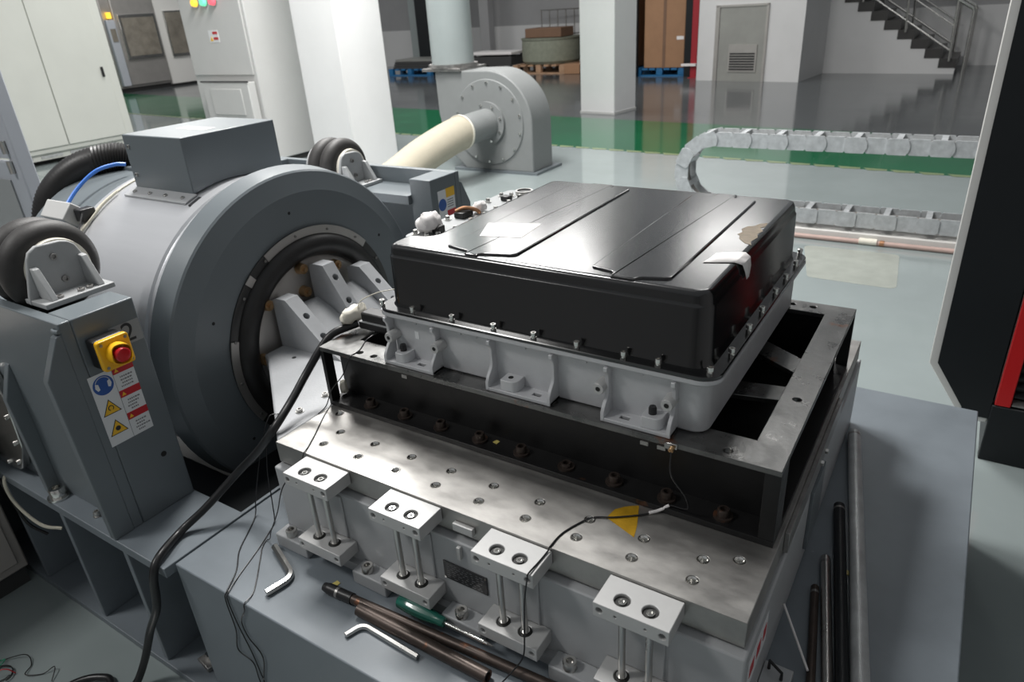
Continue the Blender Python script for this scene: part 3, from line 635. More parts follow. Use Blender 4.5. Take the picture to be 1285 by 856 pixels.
for x in (0.3515, 0.4445): obj('rivet', cyl(nb(), (x, -0.1102, -0.1175 if x > 0.4 else -0.1525), (x, -0.1118, -0.1175 if x > 0.4 else -0.1525), 0.0022, n=10), 'bright_steel', npn)
# right-hand side details
sd = obj('side_bar', B(0.8956, 0.9035, 0.13, 0.62, -0.048, -0.006), 'dull_steel', t, bevel=0.001)
for y in (0.40, 0.445): put('bolt', mesh_of(hex_head(0.006, 0.006), 'steel'), sd, (0.9035, y, -0.036), UPX)
obj('side_plate', B(0.902, 0.908, 0.33, 0.45, -0.20, -0.062), 'machine_grey', t, bevel=0.001)
lbq = obj('side_sticker', B(0.9021, 0.9028, -0.085, 0.03, -0.150, -0.085), 'sticker_white', t, label='white warning sticker with red marks on the bed side')
for a, b in ((-0.075, -0.05), (-0.035, -0.012), (0.004, 0.022)): obj('red_mark', B(0.9028, 0.9033, a, b, -0.128, -0.104), 'sticker_red', lbq)

# ================================================================ SHAKER
AY, AZ = 0.411, -0.030; A0 = (0, AY, AZ)
t = thing('shaker', (-0.9, AY, FZ), 'large grey electrodynamic shaker drum with black rubber ring', 'shaker')
def lx(prof, n=96, **k): return lathe(nb(), prof, A0, (1,0,0), n=n, **k)
obj('drum', lx([(-1.12, 0.001), (-1.12, 0.438), (-0.70, 0.438), (-0.695, 0.446), (-0.66, 0.446), (-0.655, 0.440), (-0.62, 0.440), (-0.60, 0.446), (-0.592, 0.446)]), 'drum_silver', t)
obj('rear_housing', lx([(-1.42, 0.001), (-1.42, 0.39), (-1.40, 0.428), (-1.13, 0.428), (-1.121, 0.436)]), 'machine_grey', t)
obj('front_ring', lx([(-0.5915, 0.44), (-0.5915, 0.470), (-0.585, 0.4765), (-0.524, 0.4665), (-0.519, 0.4615), (-0.502, 0.416), (-0.500, 0.411), (-0.500, 0.30), (-0.53, 0.30)]), 'machine_grey', t, ang=20)
obj('clamp_ring', lx([(-0.501, 0.288), (-0.501, 0.312), (-0.4965, 0.312), (-0.494, 0.308), (-0.494, 0.290), (-0.4965, 0.288)], closed=True), 'clamp_dark', t)
for a0, a1 in ((-32, 17), (63, 138), (46, 51), (200, 250)): obj('clamp_segment', lx([(-0.4945, 0.290), (-0.4945, 0.313), (-0.4915, 0.313), (-0.4915, 0.290)], n=24, closed=True, a0=R_(180-a0) if False else R_(a0), a1=R_(a1)), 'stainless_dull', t)
scr = mesh_of(socket_head(0.004, 0.003), 'dull_steel')
for k in range(16):
    a = 2*PI*k/16+0.1; put('clamp_screw', scr, t, (-0.4915, AY+0.301*math.cos(a), AZ+0.301*math.sin(a)), UPX)
for k in range(6):
    a = 2*PI*k/6+0.6; obj('face_hole', cyl(nb(), (-0.5005, AY+0.365*math.cos(a), AZ+0.365*math.sin(a)), (-0.4995, AY+0.365*math.cos(a), AZ+0.365*math.sin(a)), 0.0045, n=12), 'hole_dark', t)
obj('rubber_surround', lx([(-0.505, 0.291)] + [(-0.500+0.030*math.sin(PI*k/12), 0.2585+0.0315*math.cos(PI*k/12)) for k in range(13)] + [(-0.51, 0.227)]), 'rubber', t, label='black rubber ring around the armature')
obj('armature', lx([(-0.50, 0.001), (-0.492, 0.001), (-0.490, 0.215), (-0.496, 0.2265), (-0.52, 0.2265)]), 'stainless_dull', t, label='bare metal armature face')
bb_ = lathe(nb(), [(0, 0.0165), (0.020, 0.0145), (0.020, 0.007), (0.028, 0.006), (0.028, 0.0001)], (0,0,0), (0,0,1), n=16)
boss = mesh_of(bb_, 'brass')
for y, z in ((0.236, 0.122), (0.372, 0.180), (0.370, 0.112), (0.497, 0.150), (0.600, 0.105), (0.190, -0.022), (0.630, -0.026)): put('armature_bolt', boss, t, (-0.491, y, z), UPX)
# terminal box saddled on the drum
tb = []
prof = [(0.276, 0.391)] + [(AY+0.4395*math.sin(a), AZ+0.4395*math.cos(a)) for a in [math.asin((y-AY)/0.4395) for y in (0.30, 0.34, 0.38, 0.42, 0.46, 0.50, 0.54, 0.57)]] + [(0.592, 0.37), (0.592, 0.543), (0.276, 0.543)]
tbx = obj('terminal_box', prism(nb(), prof, 'x', -1.022, -0.745), 'machine_grey', t, bevel=0.003, ang=25)
fl_ = obj('box_flange', prism(nb(), [(0.238, 0.3735), (0.277, 0.3895), (0.277, 0.3935), (0.238, 0.3775)], 'x', -1.03, -0.735), 'light_machine_grey', tbx)
sc2 = mesh_of(socket_head(0.006, 0.004), 'steel')
for x in (-1.0, -0.925, -0.85, -0.77): put('flange_screw', sc2, fl_, (x, 0.256, 0.3845), (R_(22), 0, 0))
for z in (0.43, 0.51): put('side_screw', sc2, tbx, (-1.0, 0.276, z), UPY)
obj('box_label', B(-0.93, -0.80, 0.39, 0.43, 0.543, 0.5436), 'paper_white', tbx)
obj('dark_tag', prism(nb(), [(0.232, 0.372), (0.268, 0.386), (0.268, 0.390), (0.232, 0.376)], 'x', -0.715, -0.672), 'sticker_black', t)
bd = obj('strap_band', lx([(-1.095, 0.4385), (-1.095, 0.442), (-1.082, 0.442), (-1.082, 0.4385)], closed=True), 'wire_cream', t)
jb = obj('junction_box', prism(nb(), [(-1.24, -0.025), (-1.11, -0.025), (-1.11, 0.03), (-1.24, 0.03)], 'z', 0, 0.055), 'cabinet_grey', t, bevel=0.003)
jb.rotation_euler = (R_(50), 0, 0); jb.location = Vector((-1.185, 0.150, 0.318)) - WP[t]
obj('plug', B(-1.118, -1.080, 0.125, 0.170, 0.318, 0.355), 'black_plastic', t, bevel=0.004)

# coupling casting between armature and slip plate
t = thing('coupling', (-0.28, AY, -0.055), 'light grey cast coupling with drilled fins joining shaker to plate', 'coupling')
obj('bridge_slab', prism(nb(), [(-0.4725, 0.185), (-0.44, 0.170), (-0.1025, -0.088), (-0.1025, 0.910), (-0.44, 0.652), (-0.4725, 0.637)], 'z', -0.052, -0.001), 'cast_grey', t, bevel=0.006)
def fin(y0, y1, pr, hx):
    cb = nb()
    for (x, z) in hx: cyl(cb, (x-0.03, (y0+y1)/2, z-0.03), (x+0.04, (y0+y1)/2, z+0.04), 0.0095, n=18)
    f = obj('fin', prism(nb(), pr, 'y', y0, y1), 'cast_grey', t, bevel=0.004, cut=[cb])
    return f
fin(0.248, 0.292, [(-0.472, -0.001), (-0.472, 0.134), (-0.455, 0.141), (-0.420, 0.141), (-0.300, 0.030), (-0.245, 0.0), (-0.245, -0.001)], [(-0.372, 0.097), (-0.32, 0.049)])
fin(0.390, 0.432, [(-0.472, -0.001), (-0.472, 0.185), (-0.455, 0.192), (-0.415, 0.192), (-0.345, 0.075), (-0.285, 0.0), (-0.285, -0.001)], [(-0.393, 0.155), (-0.355, 0.092)])
fin(0.530, 0.574, [(-0.472, -0.001), (-0.472, 0.134), (-0.455, 0.141), (-0.420, 0.141), (-0.300, 0.030), (-0.245, 0.0), (-0.245, -0.001)], [(-0.372, 0.097), (-0.32, 0.049)])
for y0, y1 in ((0.292, 0.390), (0.432, 0.530)): obj('web', prism(nb(), [(-0.472, -0.001), (-0.472, 0.090), (-0.455, 0.094), (-0.40, 0.070), (-0.31, 0.004), (-0.31, -0.001)], 'y', y0, y1), 'cast_grey', t, bevel=0.003)
cbolt = mesh_of(socket_head(0.007, 0.006, washer=0.010), 'steel')
for y in (0.10, 0.02, 0.20, 0.33, 0.49, 0.62, 0.72, 0.80): put('coupling_bolt', cbolt, t, (-0.150, y, -0.001))
obj('core_hole', cyl(nb(), (-0.38, 0.208, -0.0012), (-0.38, 0.208, -0.0004), 0.006, n=12), 'hole_dark', t)

# ================================================================ TRUNNION SUPPORTS
def support(near):
    f = (lambda y: y) if near else (lambda y: 2*AY - y)
    lab = 'grey steel trunnion support with emergency stop, nearest the viewer' if near else 'grey steel trunnion support behind the shaker with small warning sticker'
    t = thing('trunnion_support', (-0.75, f(-0.2), DZ), lab, 'machine support')
    zt = 0.2835 if near else 0.300
    def bx(name, x0, x1, ya, yb, z0, z1, **k): a, b = sorted((f(ya), f(yb))); return obj(name, B(x0, x1, a, b, z0, z1), 'machine_grey', t, **k)
    bx('end_post', -0.545, -0.455, -0.252, -0.115, DZ, zt, bevel=0.003)
    bx('side_wall', -1.45, -0.455, -0.277, -0.252, DZ, zt, bevel=0.003)
    bx('spring_shelf', -1.30, -0.545, -0.252, -0.10, 0.215, 0.235 if near else 0.245)
    bx('rear_post', -1.45, -1.30, -0.252, -0.115, DZ, zt, bevel=0.003)
    pg = [(f(y), z) for y, z in ((-0.276, 0.262), (-0.288, 0.258), (-0.331, 0.176), (-0.3225, DZ), (-0.276, DZ))]
    obj('end_gusset', prism(nb(), pg, 'x', -0.476, -0.4545), 'machine_grey', t, bevel=0.002)
    pg = [(f(y), z) for y, z in ((-0.276, 0.120), (-0.280, 0.116), (-0.312, 0.035), (-0.306, DZ), (-0.276, DZ))]
    for x in (-0.785, -1.08, -1.36): obj('gusset', prism(nb(), pg, 'x', x-0.02, x), 'machine_grey', t, bevel=0.002)
    return t
sp = support(True); sf = support(False)
for x, z in ((-0.505, 0.225),): obj('wall_hole', cyl(nb(), (x, -0.2772, z), (x, -0.2782, z), 0.010, n=18), 'hole_dark', sp)
obj('face_hole', cyl(nb(), (-0.4550, -0.158, -0.105), (-0.4543, -0.158, -0.105), 0.007, n=16), 'hole_dark', sp)
wl = obj('weld_bead', tube(nb(), [(-0.476, -0.2795, 0.268), (-0.465, -0.281, 0.267), (-0.453, -0.279, 0.268)], 0.005, n=8), 'machine_grey', sp)
# stickers on the near end face (x = -0.4545)
FX = -0.4545
def fbox(name, y0, y1, z0, z1, m, parent, d0=0.0, d1=0.0006): return obj(name, B(FX+d0, FX+d1, y0, y1, z0, z1), m, parent, ang=None)
np_ = fbox('number_plate', -0.186, -0.1185, 0.186, 0.236, 'plate_grey', sp, 0, 0.0008); np_['label'] = 'grey number plate reading 2'
text_mesh('numeral', '2', 0.062, 'sticker_black', np_, (FX+0.0010, -0.1475, 0.2105), (R_(90), 0, R_(90)))
sk = fbox('warning_sticker', -0.260, -0.2085, -0.0245, 0.150, 'sticker_white', sp); sk['label'] = 'white sticker with blue ear protection sign and yellow triangles'
sk2 = fbox('warning_sticker', -0.2075, -0.1600, -0.0245, 0.150, 'sticker_white', sp); sk2['label'] = 'white sticker with three red headings and fine print'
obj('blue_disc', cyl(nb(), (FX+0.0006, -0.2335, 0.1215), (FX+0.0010, -0.2335, 0.1215), 0.0225, n=32), 'sticker_blue', sk, ang=None)
for s in (-1, 1): obj('ear_cup', prism(nb(), [(-0.2335+s*a, 0.1185+b) for a, b in ((0.010, 0.009), (0.016, 0.012), (0.018, 0.002), (0.014, -0.006), (0.009, -0.004))], 'x', FX+0.0010, FX+0.0013), 'sticker_white', sk, ang=None)
obj('head_band', tube(nb(), [(FX+0.0012, -0.2335+0.0165*math.cos(a), 0.1245+0.0165*math.sin(a)) for a in [R_(25+10*i) for i in range(14)]], 0.0007, n=5, smooth=False), 'sticker_white', sk)
def tri(cy, cz, r, m, parent, d0, d1): return obj('triangle', prism(nb(), [(cy-r, cz-r*0.75), (cy+r, cz-r*0.75), (cy, cz+r)], 'x', FX+d0, FX+d1), m, parent, ang=None)
for cz, sym in ((0.066, 'm'), (0.015, 's')):
    tri(-0.2345, cz, 0.0205, 'sticker_black', sk, 0.0006, 0.0009); tri(-0.2345, cz-0.0005, 0.0175, 'sticker_yellow', sk, 0.0009, 0.0012)
    if sym == 'm': obj('symbol', tube(nb(), [(FX+0.0013, -0.2345+0.0055*math.cos(a), cz-0.001+0.0055*math.sin(a)) for a in [R_(-60+20*i) for i in range(16)]], 0.0011, n=5, smooth=False), 'sticker_black', sk)
    else: obj('symbol', cyl(nb(), (FX+0.0012, -0.2345, cz-0.002), (FX+0.0015, -0.2345, cz-0.002), 0.006, n=8), 'sticker_black', sk, ang=None)
for z0 in (0.133, 0.075, 0.018):
    obj('red_heading', B(FX+0.0006, FX+0.0010, -0.2075, -0.1600, z0, z0+0.017), 'sticker_red', sk2, ang=None)
    tri(-0.199, z0+0.0075, 0.005, 'sticker_yellow', sk2, 0.0010, 0.0013)
    bm = nb()
    for r in range(4):
        y = -0.199+0.006*random.random(); e = -0.168-0.01*random.random()
        while y < e:
            l = random.uniform(0.002, 0.005); box(bm, FX+0.0006, FX+0.0009, y, y+l, z0-0.012-r*0.0075, z0-0.0085-r*0.0075); y += l+0.0014
    o = obj('fine_print', bm, 'print_grey', sk2, ang=None); o['kind'] = 'stuff'
# sticker on the far support
def fb2(name, y0, y1, z0, z1, m, parent, d0=0.0, d1=0.0006): return obj(name, B(FX+d0, FX+d1, y0, y1, z0, z1), m, parent, ang=None)
s3 = fb2('warning_sticker', 0.970, 1.062, 0.125, 0.255, 'sticker_white', sf); s3['label'] = 'small white sticker with yellow and red headings'
fb2('yellow_heading', 1.014, 1.062, 0.225, 0.256, 'sticker_yellow', s3, 0.0006, 0.001); fb2('red_heading', 1.014, 1.062, 0.160, 0.180, 'sticker_red', s3, 0.0006, 0.001)
obj('blue_disc', cyl(nb(), (FX+0.0006, 0.991, 0.205), (FX+0.001, 0.991, 0.205), 0.021, n=24), 'sticker_blue', s3, ang=None)
for r in range(4): fb2('print_line', 1.018, 1.052, 0.190+r*0.008, 0.193+r*0.008, 'print_grey', s3, 0.0006, 0.0009)

# emergency stop switch
t = thing('emergency_stop', (-0.43, -0.205, 0.17), 'yellow emergency stop switch with red mushroom button', 'switch')
EY, EZ, EH = -0.2065, 0.2005, 0.0345
obj('back_box', B(FX+0.0008, -0.418, EY-EH+0.001, EY+EH-0.001, EZ-EH+0.001, EZ+EH-0.001), 'black_plastic', t, bevel=0.006, seg=3)
cv_ = obj('cover', prism(nb(), fillet([(EY-EH, EZ-EH), (EY+EH, EZ-EH), (EY+EH, EZ+EH), (EY-EH, EZ+EH)], 0.007, 5), 'x', -0.418, -0.404), 'yellow_plastic', t, bevel=0.003, seg=3)
for a in (-1, 1):
    for b in (-1, 1): obj('cover_screw', cyl(nb(), (-0.404, EY+a*0.026, EZ+b*0.026), (-0.4028, EY+a*0.026, EZ+b*0.026), 0.0034, n=12), 'dull_steel', cv_)
def col(a): return -0.386 - 0.0045*(1+math.cos(2*a))/2
bm = nb(); n = 40; rows = []
for k, r in enumerate((0.0245, 0.0235, 0.0215, 0.0195)):
    rows.append([bm.verts.new((-0.404 if k in (0, 3) else (-0.383-0.004*math.cos(3*(2*PI*i/n))), EY+r*math.cos(2*PI*i/n), EZ+r*math.sin(2*PI*i/n))) for i in range(n)])
for a, b in zip(rows, rows[1:]):
    for i in range(n): bm.faces.new((a[i], a[(i+1)%n], b[(i+1)%n], b[i]))
obj('collar', bm, 'yellow_plastic', t)
obj('button', lathe(nb(), [(0, 0.0001), (0, 0.010), (0.012, 0.010), (0.014, 0.0155), (0.024, 0.0165), (0.028, 0.014), (0.029, 0.011), (0.0285, 0.0001)], (-0.404, EY, EZ), (1,0,0), n=32), 'red_plastic', t)

# air springs with brackets
def air_spring(x, y, z, base_z, label, s=1.0):
    t = thing('air_spring', (x, y, base_z), label, 'air spring')
    W = 0.076*s
    pl = [(y+a*s, base_z+b) for a, b in ((-0.078, 0.0), (-0.076, 0.02), (-0.056, 0.096), (-0.048, 0.111), (-0.031, 0.121), (0.020, 0.119), (0.036, 0.114), (0.048, 0.104), (0.066, 0.062), (0.068, 0.0))]
    bp = obj('bracket_plate', prism(nb(), pl[::-1], 'x', x-0.012, x), 'bracket_grey', t, bevel=0.003)
    obj('bracket_foot', B(x-0.03, x+0.062, y-W, y+W, base_z, base_z+0.012), 'bracket_grey', t, bevel=0.002)
    for sy_ in (-0.058, 0.045):
        obj('bracket_rib', prism(nb(), [(x, base_z+0.012), (x+0.055, base_z+0.012), (x+0.050, base_z+0.022), (x+0.016, base_z+0.078), (x, base_z+0.080)], 'y', y+sy_*s, y+(sy_+0.014)*s), 'bracket_grey', t, bevel=0.002)
    sb = mesh_of(socket_head(0.0075, 0.006), 'dull_steel')
    put('plate_bolt', sb, bp, (x, y-0.004, base_z+0.090), UPX); put('plate_bolt', sb, bp, (x, y+0.004, base_z+0.036), UPX)
    for dy in (-0.036, 0.010, 0.030): put('foot_bolt', sb, t, (x+0.044, y+dy*s, base_z+0.012))
    obj('end_ring', lathe(nb(), [(-0.013, 0.05), (-0.013, 0.068), (-0.026, 0.070), (-0.03, 0.05)], (x, y+0.008, z), (1,0,0), n=48, closed=True), 'tape_cream', t)
    pr = [(-0.024, 0.07)]
    for c in (-0.058, -0.118): pr += [(c+0.034*math.cos(a), 0.072+0.034*math.sin(a)) for a in [R_(20+14*i) for i in range(11)]]
    pr += [(-0.155, 0.07)]
    obj('bellows', lathe(nb(), pr, (x, y+0.008, z), (1,0,0), n=56), 'bellows_rubber', t, ang=60)
    obj('end_plate', lathe(nb(), [(-0.155, 0.001), (-0.155, 0.08), (-0.168, 0.08), (-0.168, 0.001)], (x, y+0.008, z), (1,0,0), n=40), 'bracket_grey', t)
    return t
air_spring(-0.62, -0.168, 0.338, 0.2835-0.0, 'black twin-bellows air spring on the near support', 1.0)
air_spring(-0.845, 0.985, 0.305, 0.2455, 'black twin-bellows air spring on the far support', 1.0)

# trunnion cover on the near side
t = thing('trunnion_cover', (-1.1, -0.27, -0.2), 'stainless trunnion cover with screws at the left edge', 'cover')
cv = fillet([(-1.05, -0.238), (-0.93, -0.225), (-0.862, -0.130), (-0.838, 0.02), (-0.86, 0.095), (-1.05, 0.095)], [0.01, 0.04, 0.03, 0.02, 0.02, 0.01], 6)
obj('cover', prism(nb(), cv, 'y', -0.300, -0.278), 'stainless', t, bevel=0.003)
csm = mesh_of(socket_head(0.007, 0.006), 'bright_steel')
for x, z in ((-0.875, 0.075), (-0.862, 0.03), (-0.868, -0.04), (-0.89, -0.125), (-0.925, -0.195), (-0.99, -0.215)): put('cover_screw', csm, t, (x, -0.300, z), UPY)
obj('top_lip', B(-1.05, -0.87, -0.318, -0.300, 0.060, 0.070), 'stainless', t, bevel=0.002)

# ================================================================ FIXTURE FRAME
FX0, FX1, FY0, FY1, FT = -0.107, 0.888, 0.075, 0.754, 0.150
t = thing('fixture_frame', (0.39, 0.41, 0.0), 'black rusty welded steel fixture frame bolted on the slip plate', 'frame')
hs = [(0.0, 0.094), (0.04, 0.094), (0.80, 0.094), (0.757, 0.728), (0.802, 0.728), (0.86, 0.30), (-0.08, 0.45)]
cb = nb()
for x, y in hs: cyl(cb, (x, y, 0.10), (x, y, 0.2), 0.0075, n=18)
obj('top_plate', B(FX0, FX1, FY0, FY1, FT-0.010, FT), 'frame_top', t, bevel=0.001, cut=[B(-0.046, 0.832, 0.143, 0.697, 0.1, 0.2), cb])
obj('base_strip', B(FX0, FX1, FY0, 0.139, 0.0003, 0.012), 'black_oxide', t, bevel=0.0008)
obj('base_strip', B(FX0, FX1, 0.69, FY1, 0.0003, 0.012), 'black_oxide', t, bevel=0.0008)
obj('base_strip', B(0.830, FX1, 0.139, 0.69, 0.0003, 0.012), 'black_oxide', t, bevel=0.0008)
obj('base_strip', B(FX0, -0.046, 0.139, 0.69, 0.0003, 0.012), 'black_oxide', t, bevel=0.0008)
obj('front_web', B(FX0+0.001, 0.866, 0.128, 0.138, 0.012, FT-0.010), 'black_oxide', t)
obj('rear_web', B(FX0+0.001, 0.866, 0.700, 0.710, 0.012, FT-0.010), 'black_oxide', t)
obj('side_web', B(0.842, 0.852, 0.138, 0.700, 0.012, FT-0.010), 'black_oxide', t)
obj('dark_inner_sheet', B(-0.046, 0.830, 0.139, 0.690, 0.0003, 0.005), 'black_oxide', t)  # black sheet added so the frame opening looks dark inside
obj('side_web', B(-0.096, -0.086, 0.138, 0.700, 0.012, FT-0.010), 'black_oxide', t)
obj('corner_post', B(FX0, FX0+0.010, FY0, 0.100, 0.012, FT-0.010), 'black_oxide', t, bevel=0.0008)
obj('corner_post', B(0.863, FX1, FY0+0.001, FY0+0.011, 0.012, FT-0.010), 'black_oxide', t, bevel=0.0008)
obj('corner_post', B(0.878, FX1, FY0+0.011, 0.128, 0.012, FT-0.010), 'black_oxide', t, bevel=0.0008)
obj('corner_post', B(0.863, FX1, FY1-0.011, FY1-0.001, 0.012, FT-0.010), 'black_oxide', t, bevel=0.0008)
obj('corner_post', B(FX0, FX0+0.010, FY1-0.03, FY1-0.001, 0.012, FT-0.010), 'black_oxide', t, bevel=0.0008)
def flatbar(name, p, q, wd, z0, z1, m):
    p = Vector(p); q = Vector(q); d = (q-p).normalized(); n = Vector((-d.y, d.x))*wd/2
    return obj(name, prism(nb(), [p-n, q-n, q+n, p+n], 'z', z0, z1), m, t, bevel=0.001)
flatbar('brace', (0.845, 0.470), (0.50, 0.815-0.12), 0.055, 0.112, 0.122, 'frame_top')
flatbar('brace', (0.850, 0.365), (0.40, 0.285), 0.055, 0.112, 0.122, 'frame_top')
wsh = mesh_of(ring(nb(), (0,0,0), (0,0,1), 0.0085, 0.0165, 0.004, 20), 'rusty_dark_steel')
bh = mesh_of(socket_head(0.0105, 0.015, rs=0.006, depth=0.009), 'rusty_dark_steel')
for i in range(9):
    put('washer', wsh, t, (i*0.1, 0.100, 0.012)); put('frame_bolt', bh, t, (i*0.1, 0.100, 0.0140 if i != 5 else 0.008))
for i in range(9): put('frame_bolt', bh, t, (i*0.1, 0.735, 0.012))
obj('clip_lug', B(0.703, 0.716, 0.070, 0.0745, 0.139, 0.148), 'dull_steel', t)
for x in (0.135, 0.66, 0.69): obj('clip_lug', B(x, x+0.014, 0.0715, 0.0745, 0.132, 0.139), 'dull_steel', t)

# ================================================================ BATTERY PACK
t = thing('battery_pack', (0.42, 0.42, FT), 'glossy black battery pack with cast aluminium tray on the frame', 'battery pack'); bat = t
tw = fillet([(0.076, 0.116), (0.756, 0.116), (0.756, 0.734), (0.076, 0.734)], 0.026, 8)
obj('tray', loft(nb(), [L3(inset(tw, 0.003), FT+0.0006), L3(tw, FT+0.004), L3(inset(tw, -0.001), 0.252)]), 'tray_cast', t, ang=40)
fo = fillet([(0.060, 0.097), (0.775, 0.097), (0.775, 0.752), (0.060, 0.752)], 0.036, 8)
obj('tray_flange', loft(nb(), [L3(inset(fo, 0.004), 0.249), L3(fo, 0.253), L3(fo, 0.2600)]), 'tray_cast', t, ang=40)
obj('lid_flange', loft(nb(), [L3(inset(fo, 0.0015), 0.2602), L3(inset(fo, 0.001), 0.2655), L3(inset(fo, 0.0025), 0.2670)]), 'lid_black', t, ang=40)
lo_ = fillet([(0.078, 0.121), (0.753, 0.121), (0.753, 0.730), (0.128, 0.730), (0.132, 0.222), (0.078, 0.214)], [0.032, 0.036, 0.036, 0.030, 0.018, 0.026], 8)
LT = 0.395
lid = obj('lid', loft(nb(), [L3(lo_, 0.2672), L3(inset(lo_, 0.0035), 0.2745), L3(inset(lo_, 0.0052), 0.3690), L3(inset(lo_, 0.0062), 0.3715), L3(inset(lo_, 0.0082), 0.3730), L3(inset(lo_, 0.0088), 0.3815), L3(inset(lo_, 0.0105), 0.3880), L3(inset(lo_, 0.0135), 0.3930), L3(inset(lo_, 0.019), LT-0.0002), L3(inset(lo_, 0.0215), LT), L3(inset(lo_, 0.0225), LT)]), 'lid_black', t, ang=50)
def embossed(poly, h=0.0036, sl=0.0034): 
    return obj('embossed_panel', loft(nb(), [L3(poly, LT-0.0005), L3(inset(poly, sl*0.4), LT+h*0.8), L3(inset(poly, sl), LT+h), L3(inset(poly, sl+0.0008), LT+h)], cap0=False), 'lid_black', lid, ang=30)
embossed(fillet([(0.276, 0.137), (0.304, 0.137), (0.306, 0.150), (0.372, 0.166), (0.372, 0.680), (0.322, 0.682), (0.318, 0.705), (0.262, 0.705), (0.258, 0.682), (0.214, 0.680), (0.214, 0.166), (0.272, 0.153)], [0.001, 0.001, 0.012, 0.014, 0.006, 0.006, 0.003, 0.003, 0.006, 0.006, 0.006, 0.008], 4))
embossed(fillet([(0.574, 0.137), (0.615, 0.137), (0.622, 0.150), (0.669, 0.164), (0.669, 0.672), (0.622, 0.674), (0.618, 0.705), (0.574, 0.705), (0.570, 0.674), (0.524, 0.672), (0.524, 0.168), (0.570, 0.158)], [0.001, 0.001, 0.012, 0.014, 0.006, 0.006, 0.003, 0.003, 0.006, 0.006, 0.006, 0.008], 4))
# low flutes along the right lid wall
for y in (0.25, 0.36, 0.47, 0.58): obj('wall_dimple', B(0.7465, 0.7485, y-0.018, y+0.018, 0.295, 0.303), 'lid_black', lid, bevel=0.0009)
fbolt = mesh_of(lathe(nb(), [(0, 0.0052), (0.004, 0.0052), (0.004, 0.0038), (0.0065, 0.0038), (0.0065, 0.0056), (0.0125, 0.0056), (0.013, 0.0050), (0.013, 0.0029), (0.0095, 0.0028), (0.0095, 0.0001)], (0,0,0), (0,0,1), n=16), 'bright_steel', name='lid_bolt')
for x, y in [(0.155, 0.1085), (0.2535, 0.1085), (0.350, 0.1085), (0.437, 0.1085), (0.524, 0.1085), (0.612, 0.1085), (0.673, 0.1085), (0.756, 0.117), (0.7665, 0.195), (0.7665, 0.297), (0.7665, 0.384), (0.7665, 0.483), (0.7665, 0.568), (0.7665, 0.656), (0.757, 0.738), (0.071, 0.113), (0.067, 0.21)] + [(0.15+0.1*i, 0.742) for i in range(6)]: put('lid_bolt', fbolt, t, (x, y, 0.2668))
# mounting feet
def foot(x0, x1, pad0, pad1, slot, bolt, bosses):
    cb = nb(); cyl(cb, (slot-0.006, 0.099, 0.12), (slot-0.006, 0.099, 0.2), 0.0062, n=16); box(cb, slot-0.006, slot+0.006, 0.0928, 0.1052, 0.12, 0.2); 
    ft = obj('mounting_foot', B(x0, x1, 0.0815, 0.117, FT+0.0004, FT+0.0075), 'tray_cast', t, bevel=0.001, cut=[B(slot-0.009, slot+0.009, 0.094, 0.104, 0.12, 0.2)])
    obj('slot_floor', B(slot-0.0085, slot+0.0085, 0.0945, 0.1035, FT+0.0005, FT+0.001), 'hole_dark', ft)
    for xa, xb in ((x0, x0+0.007), (x1-0.007, x1)):
        obj('rib', prism(nb(), [(0.117, FT+0.0005), (0.0810, FT+0.0005), (0.0810, 0.168), (0.0865, 0.178), (0.0985, 0.192), (0.1005, 0.200), (0.1005, 0.228), (0.098, 0.236), (0.0935, 0.241), (0.0935, 0.249), (0.117, 0.249)], 'x', xa, xb), 'tray_cast', ft, bevel=0.001)
    pp = fillet([(pad0, 0.0845), (pad1, 0.0845), (pad1, 0.116), (pad0, 0.116)], [0.003, 0.012, 0.001, 0.001], 6)
    pd = obj('pad', prism(nb(), pp, 'z', FT+0.0075, 0.179), 'tray_cast', ft, bevel=0.0012)
    pc = ((pad0+pad1)/2-0.003, 0.101)
    if bolt: obj('stud', lathe(nb(), [(0, 0.007), (0.010, 0.007), (0.014, 0.0055), (0.014, 0.001)], (pc[0], pc[1], 0.179), (0,0,1), n=14), 'black_plastic', pd)
    else: obj('stud_hole', cyl(nb(), (pc[0], pc[1], 0.1790), (pc[0], pc[1], 0.1794), 0.0052, n=14), 'hole_dark', pd)
    for bx_ in bosses:
        bo = obj('boss', lathe(nb(), [(0, 0.001), (0.001, 0.0045), (-0.004, 0.0045), (-0.004, 0.0048), (0.001, 0.0048), (0.001, 0.0098), (-0.002, 0.0110), (-0.028, 0.0115)], (bx_, 0.088, 0.2085), (0,-1,0), n=22), 'aluminium_block', ft)
        obj('boss_hole', cyl(nb(), (bx_, 0.0866, 0.2085), (bx_, 0.0868, 0.2085), 0.0042, n=12), 'hole_dark', bo)
foot(0.0835, 0.2130, 0.112, 0.140, 0.170, True, (0.0985, 0.2175))
foot(0.3405, 0.4815, 0.372, 0.408, 0.444, False, ())
foot(0.5815, 0.7080, 0.654, 0.690, 0.620, True, (0.5745, 0.6975))
for x in (0.150, 0.262, 0.300, 0.410, 0.535, 0.640): obj('cast_pip', B(x-0.006, x+0.006, 0.1115, 0.1162, 0.238, 0.244), 'tray_cast', t, bevel=0.001)
ct = obj('cast_mark', B(0.148, 0.158, 0.1145, 0.1155, 0.205, 0.222), 'sticker_white', t)
